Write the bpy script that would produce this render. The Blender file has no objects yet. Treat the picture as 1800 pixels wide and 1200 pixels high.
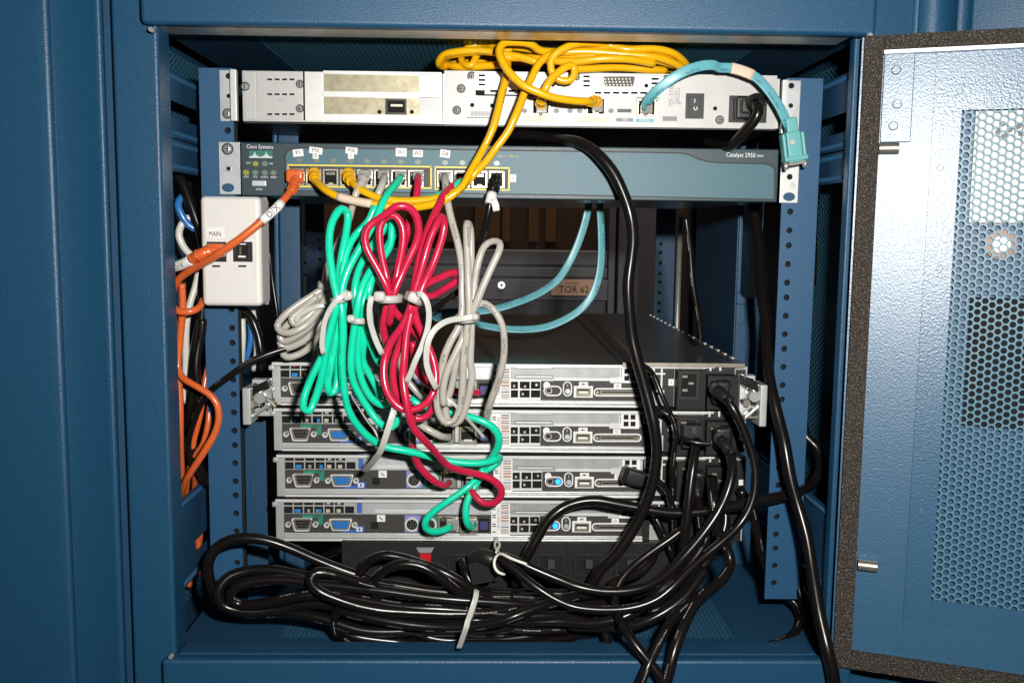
import bpy, math, random
from mathutils import Vector, Matrix
random.seed(7)
SC = bpy.context.scene
COL = SC.collection
# ---------------------------------------------------------------- camera solved from the photograph
F = 1692.0
def _n(v): return Vector(v).normalized()
yw = _n((-38, -195, 1692)); dn = Vector((-169, 14714, 1692))
dn = (dn - yw * dn.dot(yw)).normalized(); zw = -dn; xw = yw.cross(zw)
CAM = Vector((0, -0.821, 0))
def ray(px, py):
    v = Vector((px - 900, py - 600, F))
    return Vector((v.dot(xw), v.dot(yw), v.dot(zw)))
def U(px, py, Y):
    w = ray(px, py); return CAM + w * ((Y - CAM.y) / w.y)
def UZ(px, py, Z):
    w = ray(px, py); return CAM + w * ((Z - CAM.z) / w.z)
def UX(px, py, X):
    w = ray(px, py); return CAM + w * ((X - CAM.x) / w.x)
def PM(Y): return F / (Y + 0.821) * 0.985          # pixels per metre on plane Y
# ---------------------------------------------------------------- materials
MATS = {}
def _link(nt, a, b): nt.links.new(a, b)
def mat(name, col, rough=0.5, metal=0.0, bump=None, var=0.0, vscale=60, spec=0.5, coat=0.0, trans=0.0,
        emit=None, alpha=1.0, speck=None, prnt=None, sss=0.0, scratch=False, brush=None):
    if name in MATS: return MATS[name]
    m = bpy.data.materials.new(name); m.use_nodes = True; nt = m.node_tree; N = nt.nodes
    p = N['Principled BSDF']
    p.inputs['Base Color'].default_value = (*col, 1); p.inputs['Roughness'].default_value = rough
    p.inputs['Metallic'].default_value = metal; p.inputs['Specular IOR Level'].default_value = spec
    p.inputs['Coat Weight'].default_value = coat; p.inputs['Coat Roughness'].default_value = 0.15 if name != 'blue_door' else 0.42
    p.inputs['Transmission Weight'].default_value = trans; p.inputs['Alpha'].default_value = alpha
    if sss: p.inputs['Subsurface Weight'].default_value = sss; p.inputs['Subsurface Scale'].default_value = 0.002
    if emit:
        p.inputs['Emission Color'].default_value = (*emit[:3], 1); p.inputs['Emission Strength'].default_value = emit[3]
    tc = N.new('ShaderNodeTexCoord'); cur = None
    def noise(sc, det=3, rg=0.6, vec=None):
        n = N.new('ShaderNodeTexNoise'); n.inputs['Scale'].default_value = sc
        n.inputs['Detail'].default_value = det; n.inputs['Roughness'].default_value = rg
        _link(nt, vec or tc.outputs['Object'], n.inputs['Vector']); return n
    def ramp(src, a, b, c0=(0, 0, 0, 1), c1=(1, 1, 1, 1)):
        r = N.new('ShaderNodeValToRGB'); r.color_ramp.elements[0].position = a; r.color_ramp.elements[1].position = b
        r.color_ramp.elements[0].color = c0; r.color_ramp.elements[1].color = c1
        _link(nt, src, r.inputs[0]); return r
    def mix(fac, a, b):
        x = N.new('ShaderNodeMix'); x.data_type = 'RGBA'
        if isinstance(fac, float): x.inputs[0].default_value = fac
        else: _link(nt, fac, x.inputs[0])
        for i, s in ((6, a), (7, b)):
            if isinstance(s, tuple): x.inputs[i].default_value = (*s[:3], 1)
            else: _link(nt, s, x.inputs[i])
        return x.outputs[2]
    cur = tuple(col)
    if var:
        n = noise(vscale, 5, 0.65); r = ramp(n.outputs['Fac'], 0.3, 0.7)
        cur = mix(r.outputs[0], tuple(c * (1 - var) for c in col), tuple(min(1, c * (1 + var)) for c in col))
        rr = N.new('ShaderNodeMapRange'); rr.inputs[3].default_value = max(0.03, rough - 0.12 * min(1, var * 3)); rr.inputs[4].default_value = min(1, rough + 0.12 * min(1, var * 3))
        n2 = noise(vscale * 0.4, 4); _link(nt, n2.outputs['Fac'], rr.inputs[0]); _link(nt, rr.outputs[0], p.inputs['Roughness'])
    if speck:      # (scale, threshold, colour)
        n = noise(speck[0], 1, 0.5); r = ramp(n.outputs['Fac'], speck[1], speck[1] + 0.03)
        cur = mix(r.outputs[0], cur, tuple(speck[2]))
    if scratch:
        mp = N.new('ShaderNodeMapping'); mp.inputs['Scale'].default_value = (120, 9, 9); mp.inputs['Rotation'].default_value = (0.2, 0.3, 0.9)
        _link(nt, tc.outputs['Object'], mp.inputs[0]); n = noise(3, 6, 0.7, mp.outputs[0])
        r = ramp(n.outputs['Fac'], 0.70, 0.74); cur = mix(r.outputs[0], cur, tuple(min(1, c * 3 + 0.05) for c in col))
    if prnt:       # (colour, v centre) -- printed lettering along a cable jacket
        sp = N.new('ShaderNodeSeparateXYZ'); _link(nt, tc.outputs['UV'], sp.inputs[0])
        cb = N.new('ShaderNodeCombineXYZ')
        def mth(op, a, b=None, c=None):
            q = N.new('ShaderNodeMath'); q.operation = op
            for i, s in enumerate((a, b, c)):
                if s is None: continue
                if isinstance(s, (int, float)): q.inputs[i].default_value = s
                else: _link(nt, s, q.inputs[i])
            return q.outputs[0]
        d = mth('ABSOLUTE', mth('SUBTRACT', sp.outputs[1], prnt[1]))
        band = mth('LESS_THAN', d, prnt[2])
        _link(nt, mth('MULTIPLY', sp.outputs[0], 900), cb.inputs[0]); _link(nt, mth('MULTIPLY', sp.outputs[1], 40), cb.inputs[1])
        n = noise(1.0, 0, 0.5, cb.outputs[0]); fine = mth('GREATER_THAN', n.outputs['Fac'], 0.5)
        cb2 = N.new('ShaderNodeCombineXYZ'); _link(nt, mth('MULTIPLY', sp.outputs[0], 60), cb2.inputs[0])
        n2 = noise(1.0, 0, 0.5, cb2.outputs[0]); word = mth('GREATER_THAN', n2.outputs['Fac'], 0.52)
        f = mth('MULTIPLY', mth('MULTIPLY', band, fine), word)
        cur = mix(mth('MULTIPLY', f, 0.95), cur, tuple(prnt[0]))
    if not isinstance(cur, tuple): _link(nt, cur, p.inputs['Base Color'])
    if bump:       # (scale, strength, distance)
        if brush:
            mp = N.new('ShaderNodeMapping'); mp.inputs['Scale'].default_value = brush; _link(nt, tc.outputs['Object'], mp.inputs[0])
            n = noise(bump[0], 3, 0.6, mp.outputs[0])
        else: n = noise(bump[0], 2, 0.6)
        b = N.new('ShaderNodeBump'); b.inputs['Strength'].default_value = bump[1]; b.inputs['Distance'].default_value = bump[2]
        _link(nt, n.outputs['Fac'], b.inputs['Height']); _link(nt, b.outputs[0], p.inputs['Normal'])
    MATS[name] = m; return m
def hexmat(name, base, axes, pitch, rad, mode='hole', rough=0.45, bump=True):
    """sheet metal with a staggered pattern of round holes (mode hole) or embossed discs (mode emboss)"""
    m = bpy.data.materials.new(name); m.use_nodes = True; nt = m.node_tree; N = nt.nodes; p = N['Principled BSDF']
    p.inputs['Base Color'].default_value = (*base, 1); p.inputs['Roughness'].default_value = rough
    tc = N.new('ShaderNodeTexCoord'); sp = N.new('ShaderNodeSeparateXYZ'); _link(nt, tc.outputs['Object'], sp.inputs[0])
    def mth(op, a, b=None):
        q = N.new('ShaderNodeMath'); q.operation = op
        for i, s in enumerate((a, b)):
            if s is None: continue
            if isinstance(s, (int, float)): q.inputs[i].default_value = s
            else: _link(nt, s, q.inputs[i])
        return q.outputs[0]
    a, b = sp.outputs[axes[0]], sp.outputs[axes[1]]
    pa, pb = pitch * math.sqrt(3), pitch
    def lat(off):
        x = mth('SUBTRACT', mth('FLOORED_MODULO', mth('ADD', mth('DIVIDE', a, pa), off), 1.0), 0.5)
        y = mth('SUBTRACT', mth('FLOORED_MODULO', mth('ADD', mth('DIVIDE', b, pb), off), 1.0), 0.5)
        x = mth('MULTIPLY', x, pa); y = mth('MULTIPLY', y, pb)
        return mth('SQRT', mth('ADD', mth('MULTIPLY', x, x), mth('MULTIPLY', y, y)))
    d = mth('MINIMUM', lat(0.0), lat(0.5))
    n = N.new('ShaderNodeTexNoise'); n.inputs['Scale'].default_value = 620; n.inputs['Detail'].default_value = 2
    _link(nt, tc.outputs['Object'], n.inputs['Vector'])
    p.inputs['Specular IOR Level'].default_value = 1.0 if mode != 'hole' else 0.5
    rim_glint = N.new('ShaderNodeMix'); rim_glint.data_type = 'RGBA'; rim_glint.inputs[6].default_value = (*base, 1); rim_glint.inputs[7].default_value = (*[min(.8, c*3.2+.02) for c in base], 1)  # paler colour for hole rims: painted glint of edges facing the flash
    bp = N.new('ShaderNodeBump'); bp.inputs['Strength'].default_value = 0.35; bp.inputs['Distance'].default_value = 0.0005
    if mode == 'hole':
        _link(nt, n.outputs['Fac'], bp.inputs['Height']); _link(nt, bp.outputs[0], p.inputs['Normal'])
        _link(nt, mth('LESS_THAN', d, rad*(1.3 if axes == (0, 1) else 1.0)), rim_glint.inputs[0]); _link(nt, rim_glint.outputs[2], p.inputs['Base Color'])
        t = N.new('ShaderNodeBsdfTransparent'); mx = N.new('ShaderNodeMixShader')
        _link(nt, mth('LESS_THAN', d, rad), mx.inputs[0]); _link(nt, p.outputs[0], mx.inputs[1]); _link(nt, t.outputs[0], mx.inputs[2])
        _link(nt, mx.outputs[0], N['Material Output'].inputs['Surface'])
    else:
        ring = mth('MULTIPLY', mth('LESS_THAN', mth('ABSOLUTE', mth('SUBTRACT', d, rad)), 0.0007), -2.6)
        h = mth('ADD', ring, mth('MULTIPLY', n.outputs['Fac'], 1.0))
        _link(nt, h, bp.inputs['Height']); _link(nt, bp.outputs[0], p.inputs['Normal']); bp.inputs['Strength'].default_value = 0.5
    MATS[name] = m; return m

BLUE = (0.0115, 0.067, 0.140)
mat('blue_paint', BLUE, 0.40, bump=(1000, 0.42, 0.0006), var=0.18, vscale=900, spec=0.5, scratch=True, speck=(1300, 0.745, (0.06, 0.15, 0.24)))
mat('blue_paint_rail', (0.017, 0.082, 0.178), 0.45, bump=(1100, 0.4, 0.0006), var=0.10, vscale=700)
mat('blue_dark', (0.013, 0.062, 0.130), 0.5, bump=(1100, 0.3, 0.0004), var=0.1, vscale=400, scratch=True)
mat('blue_door', (0.026, 0.100, 0.190), 0.38, coat=0.12, bump=(620, 0.34, 0.0007), var=0.06, vscale=300, spec=1.0)
mat('perf_paint_glare', (0.085, 0.20, 0.275), 0.42, bump=(900, 0.2, 0.0004), spec=0.5)  # paler than the door sheet: glare on the webs put into the colour
mat('skin_paint_shade', (0.018, 0.072, 0.150), 0.5, bump=(900, 0.2, 0.0004))  # darker than the door sheet: shade behind the perforations put into the colour
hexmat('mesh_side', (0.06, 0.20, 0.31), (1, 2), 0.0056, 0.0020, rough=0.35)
hexmat('mesh_flat_lit', (0.06, 0.19, 0.31), (0, 1), 0.0050, 0.0014, rough=0.4)  # roof mesh: base colour raised in place of light lost at grazing angle
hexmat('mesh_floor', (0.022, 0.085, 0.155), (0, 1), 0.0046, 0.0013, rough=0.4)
hexmat('door_emboss', (0.026, 0.100, 0.190), (0, 2), 0.0056, 0.0021, 'emboss', 0.36)
mat('foam', (0.060, 0.047, 0.038), 0.75, bump=(800, 1.0, 0.005), speck=(1150, 0.63, (0.44, 0.38, 0.30)), var=0.7, vscale=500)
mat('silver', (0.66, 0.66, 0.64), 0.36, 0.55, bump=(500, 0.06, 0.0003), var=0.06, vscale=90)
mat('silver_bright', (0.84, 0.83, 0.80), 0.32, 0.35, bump=(500, 0.05, 0.0003), var=0.05, vscale=90)
mat('zinc_dull', (0.36, 0.37, 0.37), 0.45, 0.35, bump=(300, 0.1, 0.0003), var=0.14, vscale=60)
mat('panel_grey', (0.50, 0.49, 0.47), 0.48, 0.15, bump=(500, 0.05, 0.0003), var=0.05, vscale=70)
mat('psu_black', (0.013, 0.011, 0.010), 0.55, bump=(1500, 0.25, 0.0003), spec=0.28, var=0.3, vscale=200)
mat('polished', (0.7, 0.68, 0.64), 0.16, 1.0, bump=(120, 0.15, 0.001))
mat('zinc', (0.56, 0.58, 0.59), 0.42, 0.5, bump=(300, 0.12, 0.0003), var=0.12, vscale=60)
mat('bare_steel', (0.55, 0.53, 0.49), 0.38, 0.8, bump=(260, 0.12, 0.0003), var=0.15, vscale=50)
mat('chrome', (0.82, 0.81, 0.78), 0.30, 0.75)
mat('nickel', (0.38, 0.345, 0.28), 0.36, 0.75, var=0.15, vscale=300)
mat('lid_steel', (0.31, 0.315, 0.31), 0.26, 0.82, bump=(40, 0.03, 0.001), var=0.12, vscale=25)
mat('gold_steel', (0.31, 0.275, 0.19), 0.42, 0.65, bump=(900, 0.22, 0.0004), var=0.22, vscale=160)
mat('black_plastic', (0.012, 0.011, 0.011), 0.42, bump=(1200, 0.1, 0.0003), var=0.15)
mat('dark_panel', (0.038, 0.034, 0.032), 0.55, bump=(1500, 0.25, 0.0003), var=0.12, vscale=900)
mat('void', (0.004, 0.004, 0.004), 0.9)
mat('slate', (0.022, 0.045, 0.055), 0.45, bump=(1200, 0.25, 0.0004), var=0.12, vscale=900)
mat('teal_panel', (0.055, 0.135, 0.170), 0.50, bump=(1200, 0.2, 0.0004), var=0.12, vscale=1100)
mat('teal_logo', (0.02, 0.16, 0.13), 0.5)
mat('yellow_line', (0.80, 0.62, 0.06), 0.5)
mat('white_print', (0.80, 0.80, 0.78), 0.6)
mat('black_print', (0.02, 0.02, 0.02), 0.6)
mat('grey_print', (0.25, 0.25, 0.27), 0.6)
mat('tan_print', (0.62, 0.50, 0.22), 0.6)
mat('aqua_print', (0.18, 0.42, 0.50), 0.6)
mat('label_white', (0.80, 0.78, 0.76), 0.55, var=0.04, vscale=200)
mat('label_tan', (0.72, 0.55, 0.42), 0.55, var=0.06, vscale=200)
mat('sign_tan', (0.80, 0.50, 0.33), 0.5)
mat('box_white', (0.72, 0.685, 0.65), 0.40, var=0.03, vscale=80, spec=0.5)
mat('led_green', (0.16, 0.20, 0.16), 0.35)
mat('led_yellow', (0.26, 0.25, 0.04), 0.4, emit=(0.8, 0.8, 0.05, 0.05))
mat('led_blue', (0.02, 0.3, 0.9), 0.3, emit=(0.01, 0.22, 1.0, 2.6))
mat('vga_blue', (0.02, 0.17, 0.50), 0.4)
mat('tag_green', (0.02, 0.20, 0.13), 0.5)
mat('tag_blue', (0.04, 0.12, 0.42), 0.5); mat('port_violet', (0.05, 0.05, 0.16), 0.4)
mat('tag_purple', (0.24, 0.22, 0.52), 0.5)
mat('clear_plug', (0.55, 0.55, 0.53), 0.15, trans=0.55, spec=0.6)
mat('tie_white', (0.54, 0.53, 0.49), 0.30, sss=0.25, spec=0.5)
mat('twist_white', (0.82, 0.80, 0.72), 0.6)
mat('red_rocker', (0.30, 0.008, 0.01), 0.25, emit=(0.9, 0.02, 0.02, 0.25))
mat('bar_brown', (0.38, 0.22, 0.16), 0.6); mat('bar_blue', (0.22, 0.25, 0.45), 0.6)
mat('chip_blue', (0.02, 0.22, 0.55), 0.4); mat('chip_beige', (0.50, 0.44, 0.30), 0.5); mat('chip_red', (0.5, 0.05, 0.02), 0.4)
def cable(name, col, pr=None, rough=0.28, v=0.0):
    return mat(name, col, rough, spec=0.5, coat=0.15, prnt=(pr, 0.07, 0.045) if pr else None, bump=(90, 0.12, 0.001), var=0.05, vscale=120)
cable('c_yellow', (0.83, 0.43, 0.005), (0.12, 0.06, 0.01)); cable('c_orange', (0.70, 0.13, 0.03), (0.2, 0.03, 0.01))
cable('c_green', (0.008, 0.66, 0.40), (0.01, 0.28, 0.2)); cable('c_red', (0.56, 0.014, 0.058), (0.35, 0.02, 0.05))
cable('c_grey', (0.46, 0.43, 0.38), (0.10, 0.09, 0.08)); mat('c_black', (0.0075, 0.006, 0.0055), 0.25, spec=0.38, prnt=((0.36, 0.35, 0.34), 0.085, 0.017), bump=(60, 0.10, 0.001))
cable('c_cream', (0.66, 0.63, 0.57)); cable('c_blue', (0.03, 0.16, 0.45)); cable('c_aqua', (0.13, 0.40, 0.45), (0.05, 0.15, 0.18), 0.38)
mat('aqua_plastic', (0.13, 0.40, 0.40), 0.4)
mat('far_grey', (0.15, 0.15, 0.17), 0.55, bump=(700, 0.2, 0.0006), var=0.12, vscale=300)
mat('far_brown', (0.15, 0.075, 0.03), 0.5, var=0.2, vscale=30); mat('far_dark', (0.07, 0.04, 0.025), 0.4)
mat('floor_tile', (0.18, 0.17, 0.16), 0.5, var=0.1, vscale=5)
mat('lock_brown', (0.10, 0.06, 0.04), 0.4, 0.3)
mat('cream_plate', (0.72, 0.70, 0.60), 0.5, var=0.05)
# ---------------------------------------------------------------- mesh builder
WO = {}
class B:
    def __init__(s): s.v = []; s.f = []; s.m = []; s.sm = []; s.uv = {}; s.mats = []
    def mi(s, m):
        if m not in s.mats: s.mats.append(m)
        return s.mats.index(m)
    def face(s, idx, m, smooth=False, uv=None):
        if uv: s.uv[len(s.f)] = uv
        s.f.append(tuple(idx)); s.m.append(s.mi(m)); s.sm.append(smooth)
    def add(s, pts): k = len(s.v); s.v += [Vector(p) for p in pts]; return k
    def box(s, x0, x1, y0, y1, z0, z1, m):
        x0, x1 = sorted((x0, x1)); y0, y1 = sorted((y0, y1)); z0, z1 = sorted((z0, z1))
        k = s.add([(x0,y0,z0),(x1,y0,z0),(x1,y1,z0),(x0,y1,z0),(x0,y0,z1),(x1,y0,z1),(x1,y1,z1),(x0,y1,z1)])
        for q in ((0,3,2,1),(4,5,6,7),(0,1,5,4),(1,2,6,5),(2,3,7,6),(3,0,4,7)): s.face([k+i for i in q], m)
        return s
    def obox(s, c, ax, ay, az, m):       # oriented box: half-axis vectors
        c, ax, ay, az = Vector(c), Vector(ax), Vector(ay), Vector(az)
        k = s.add([c+a*ax+b*ay+d*az for d in (-1,1) for a,b in ((-1,-1),(1,-1),(1,1),(-1,1))])
        for q in ((0,3,2,1),(4,5,6,7),(0,1,5,4),(1,2,6,5),(2,3,7,6),(3,0,4,7)): s.face([k+i for i in q], m)
        return s
    def px(s, x0, y0, x1, y1, Y, d, m, sink=0.0):   # rectangle given on the picture, standing on plane Y, d metres proud
        X0, X1, Z0, Z1 = R(x0, y0, x1, y1, Y)
        return s.box(X0, X1, Y - d, Y + sink, Z0, Z1, m)
    def prism(s, poly, y0, y1, m, m_side=None):     # poly: list of (X,Z)
        n = len(poly); k = s.add([(x, y0, z) for x, z in poly] + [(x, y1, z) for x, z in poly])
        s.face([k+i for i in range(n)], m); s.face([k+n+i for i in reversed(range(n))], m)
        for i in range(n): j = (i+1) % n; s.face([k+i, k+n+i, k+n+j, k+j], m_side or m)
        return s
    def cyl(s, p0, p1, r, m, n=16, r1=None, cap=True, smooth=True):
        p0, p1 = Vector(p0), Vector(p1); r1 = r if r1 is None else r1
        d = (p1-p0).normalized(); a = d.orthogonal().normalized(); b = d.cross(a)
        k = s.add([p0+(a*math.cos(t)+b*math.sin(t))*r for t in [2*math.pi*i/n for i in range(n)]] +
                  [p1+(a*math.cos(t)+b*math.sin(t))*r1 for t in [2*math.pi*i/n for i in range(n)]])
        for i in range(n): j = (i+1) % n; s.face([k+i, k+j, k+n+j, k+n+i], m, smooth)
        if cap: s.face([k+i for i in reversed(range(n))], m); s.face([k+n+i for i in range(n)], m)
        return s
    def disc(s, px, py, Y, rpx, d, m, n=16, sx=1.0):   # round boss on plane Y
        c = U(px, py, Y); r = rpx / PM(Y)
        poly = [(c.x+r*sx*math.cos(2*math.pi*i/n), c.z+r*math.sin(2*math.pi*i/n)) for i in range(n)]
        return s.prism(poly, Y-d, Y+0.0005, m)
    def dome(s, px, py, Y, rpx, h, m, n=16):
        c = U(px, py, Y); r = rpx/PM(Y); K = 5; k = s.add([(c.x+r*math.cos(q*math.pi/2/K)*math.cos(2*math.pi*i/n), Y-h*math.sin(q*math.pi/2/K), c.z+r*math.cos(q*math.pi/2/K)*math.sin(2*math.pi*i/n)) for q in range(K) for i in range(n)]+[(c.x, Y-h, c.z)])
        for q in range(K-1):
            for i in range(n): s.face([k+q*n+i, k+q*n+(i+1) % n, k+(q+1)*n+(i+1) % n, k+(q+1)*n+i], m, True)
        for i in range(n): s.face([k+(K-1)*n+i, k+(K-1)*n+(i+1) % n, k+K*n], m, True)
        return s
    def ring(s, px, py, Y, r0, r1, d, m, n=20, sx=1.0):
        c = U(px, py, Y); p = PM(Y); r0 /= p; r1 /= p
        k = s.add([(c.x+r*sx*math.cos(2*math.pi*i/n), yy, c.z+r*math.sin(2*math.pi*i/n)) for yy, r in ((Y-d, r0), (Y-d, r1), (Y, r1), (Y, r0)) for i in range(n)])
        for a in range(4):
            b = (a+1) % 4
            for i in range(n): j = (i+1) % n; s.face([k+a*n+i, k+a*n+j, k+b*n+j, k+b*n+i], m)
        return s
    def frame(s, x0, y0, x1, y1, Y, w, d, m):          # raised rectangular outline (pixels, line width w px)
        s.px(x0, y0, x1, y0+w, Y, d, m); s.px(x0, y1-w, x1, y1, Y, d, m)
        s.px(x0, y0+w+0.05, x0+w, y1-w-0.05, Y, d, m); s.px(x1-w, y0+w+0.05, x1, y1-w-0.05, Y, d, m); return s
    def tube(s, pts, r, m, n=12, flat=None, wdir=None, cap=True, twist=0.0):
        """swept tube; flat=(half width, half thickness), wdir = direction of the thin axis"""
        N = len(pts); T = []
        for i in range(N): T.append((pts[min(i+1, N-1)] - pts[max(i-1, 0)]).normalized())
        ref = Vector(wdir) if wdir else Vector((0.2, -1, 0.1))
        a = (ref - T[0]*ref.dot(T[0])).normalized(); k0 = len(s.v); L = 0.0; Ls = []
        for i in range(N):
            if wdir: a2 = (ref - T[i]*ref.dot(T[i])); a = a2.normalized() if a2.length > 0.15 else (a - T[i]*a.dot(T[i])).normalized()
            else: a = (a - T[i]*a.dot(T[i])).normalized()
            b = T[i].cross(a)
            if i: L += (pts[i]-pts[i-1]).length
            Ls.append(L); rr = r[i] if isinstance(r, (list, tuple)) else r
            for j in range(n):
                t = 2*math.pi*j/n + twist
                if flat:
                    ct, st = math.cos(t), math.sin(t); e = 0.55
                    ca = math.copysign(abs(ct)**e, ct); sa = math.copysign(abs(st)**e, st)
                    s.v.append(pts[i] + a*ca*flat[1] + b*sa*flat[0])
                else: s.v.append(pts[i] + a*math.cos(t)*rr + b*math.sin(t)*rr)
        for i in range(N-1):
            for j in range(n):
                q = (j+1) % n
                s.face([k0+i*n+j, k0+i*n+q, k0+(i+1)*n+q, k0+(i+1)*n+j], m, True,
                       uv=[(Ls[i], j/n), (Ls[i], (j+1)/n), (Ls[i+1], (j+1)/n), (Ls[i+1], j/n)])
        if cap:
            s.face([k0+j for j in reversed(range(n))], m); s.face([k0+(N-1)*n+j for j in range(n)], m)
        return s
    def text(s, txt, px, py, Y, hpx, m, ang=0.0, off=0.0004, sx=1.0, right=None, up=None, at=None):
        c = bpy.data.curves.new('t', 'FONT'); c.body = txt; c.size = 1.0; c.align_x = 'CENTER'; c.align_y = 'CENTER'; c.resolution_u = 2
        o = bpy.data.objects.new('t', c); COL.objects.link(o)
        me = bpy.data.meshes.new_from_object(o.evaluated_get(bpy.context.evaluated_depsgraph_get()))
        h = hpx / PM(Y) / 0.72
        P = Vector(at) if at is not None else U(px, py, Y)
        r = Vector(right) if right else Vector((math.cos(ang), 0, math.sin(ang)))
        u = Vector(up) if up else Vector((-math.sin(ang), 0, math.cos(ang)))
        nrm = r.cross(u)
        k = s.add([P + r*(v.co.x*h*sx) + u*(v.co.y*h) + nrm*off for v in me.vertices])
        for f in me.polygons: s.face([k+i for i in f.vertices], m)
        bpy.data.objects.remove(o); bpy.data.curves.remove(c); bpy.data.meshes.remove(me); return s
    def build(s, name, parent=None, label=None, cat=None, group=None, kind=None, bevel=0.0, local=False, seg=2):
        me = bpy.data.meshes.new(name)
        if local: org = Vector((0, 0, 0))
        elif parent is not None: org = WO[parent.name]
        else:
            mn = [min(v[i] for v in s.v) for i in range(3)]; mx = [max(v[i] for v in s.v) for i in range(3)]
            org = Vector(((mn[0]+mx[0])/2, (mn[1]+mx[1])/2, mn[2]))
        me.from_pydata([v-org for v in s.v], [], s.f)
        for mm in s.mats: me.materials.append(MATS[mm])
        for i, p in enumerate(me.polygons): p.material_index = s.m[i]; p.use_smooth = s.sm[i]
        if s.uv:
            ul = me.uv_layers.new(name='UVMap')
            for fi, uvs in s.uv.items():
                for li, q in zip(me.polygons[fi].loop_indices, uvs): ul.data[li].uv = q
        me.update(); o = bpy.data.objects.new(name, me); COL.objects.link(o)
        if parent is not None: o.parent = parent
        else: o.location = org
        WO[o.name] = org
        if bevel:
            b = o.modifiers.new('bevel', 'BEVEL'); b.width = bevel; b.segments = seg; b.limit_method = 'ANGLE'; b.angle_limit = 0.7
            for p in me.polygons: p.use_smooth = True
            w = o.modifiers.new('wn', 'WEIGHTED_NORMAL'); w.keep_sharp = False
        tag(o, label, cat, group, kind); return o
def tag(o, label=None, cat=None, group=None, kind=None):
    for k, v in (('label', label), ('category', cat), ('group', group), ('kind', kind)):
        if v: o[k] = v
    return o
def thing(name, loc, label, cat, group=None, rz=0.0):
    o = bpy.data.objects.new(name, None); COL.objects.link(o); o.location = loc; o.rotation_euler = (0, 0, rz)
    o.empty_display_size = 0.02; WO[o.name] = Vector(loc); return tag(o, label, cat, group)
def R(x0, y0, x1, y1, Y):
    c = U((x0+x1)/2, (y0+y1)/2, Y); l = U(x0, (y0+y1)/2, Y); r = U(x1, (y0+y1)/2, Y); t = U((x0+x1)/2, y0, Y); b = U((x0+x1)/2, y1, Y)
    return l.x, r.x, b.z, t.z
def copy_tree(o, parent=None):
    c = o.copy(); COL.objects.link(c); c.parent = parent; WO[c.name] = WO.get(o.name, Vector())
    for ch in list(o.children): copy_tree(ch, c)
    return c
def spline(P, step=0.004):
    """centripetal-ish Catmull-Rom through world points"""
    if len(P) == 2: return [P[0].lerp(P[1], i/8) for i in range(9)]
    Q = [P[0]*2-P[1]] + P + [P[-1]*2-P[-2]]; out = []
    for i in range(1, len(Q)-2):
        p0, p1, p2, p3 = Q[i-1:i+3]; n = max(2, int((p2-p1).length/step))
        d0 = max(1e-5, (p1-p0).length**0.5); d1 = max(1e-5, (p2-p1).length**0.5); d2 = max(1e-5, (p3-p2).length**0.5)
        m1 = ((p1-p0)/d0 - (p2-p0)/(d0+d1) + (p2-p1)/d1)*d1
        m2 = ((p2-p1)/d1 - (p3-p1)/(d1+d2) + (p3-p2)/d2)*d1
        for k in range(n):
            t = k/n; t2 = t*t; t3 = t2*t
            out.append(p1*(2*t3-3*t2+1) + m1*(t3-2*t2+t) + p2*(-2*t3+3*t2) + m2*(t3-t2))
    out.append(P[-1]); return out
def W(pts):     # picture points with depth in millimetres; a missing depth is carried on
    out = []; y = 0
    # fill missing depths by linear interpolation
    ys = [p[2] if len(p) > 2 else None for p in pts]
    known = [i for i, q in enumerate(ys) if q is not None]
    for i in range(len(pts)):
        if ys[i] is None:
            a = max([k for k in known if k < i], default=None); b = min([k for k in known if k > i], default=None)
            if a is None: ys[i] = ys[b]
            elif b is None: ys[i] = ys[a]
            else: ys[i] = ys[a] + (ys[b]-ys[a])*(i-a)/(b-a)
    return [U(p[0], p[1], ys[i]/1000) for i, p in enumerate(pts)]
# ================================================================ CABINET
FY = -0.075
def vline(px_top, Y): return U(px_top, 60, Y).x
XL = U(277, 60, FY).x; XR = U(1510, 66, FY).x
ZT = U(900, 52, -0.088).z; ZS = U(890, 1160, -0.088).z     # lower edge of header, upper front edge of sill
ZTOP, ZBOT = 0.60, -1.2
cab = thing('server_cabinet', ((XL+XR)/2, 0.3, ZBOT), 'open blue painted steel rack cabinet holding the silver equipment and the cables', 'cabinet')
def post(xs, name):
    b = B(); b.box(xs[0], xs[1], FY, -0.045, ZBOT, ZTOP, 'blue_paint'); return b
lp0 = U(195, 60, FY).x
b = B(); b.box(lp0, XL, FY, -0.047, ZBOT, ZTOP, 'blue_paint'); b.build('corner_post', cab, bevel=0.003, seg=3)
b = B(); b.box(XR, XR+0.012, FY+0.008, -0.056, ZBOT, ZTOP, 'blue_paint')
b.box(XR+0.0125, XR+0.05, FY+0.014, -0.03, ZBOT, ZTOP, 'blue_paint')
b.build('corner_post', cab, bevel=0.0015)
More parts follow.
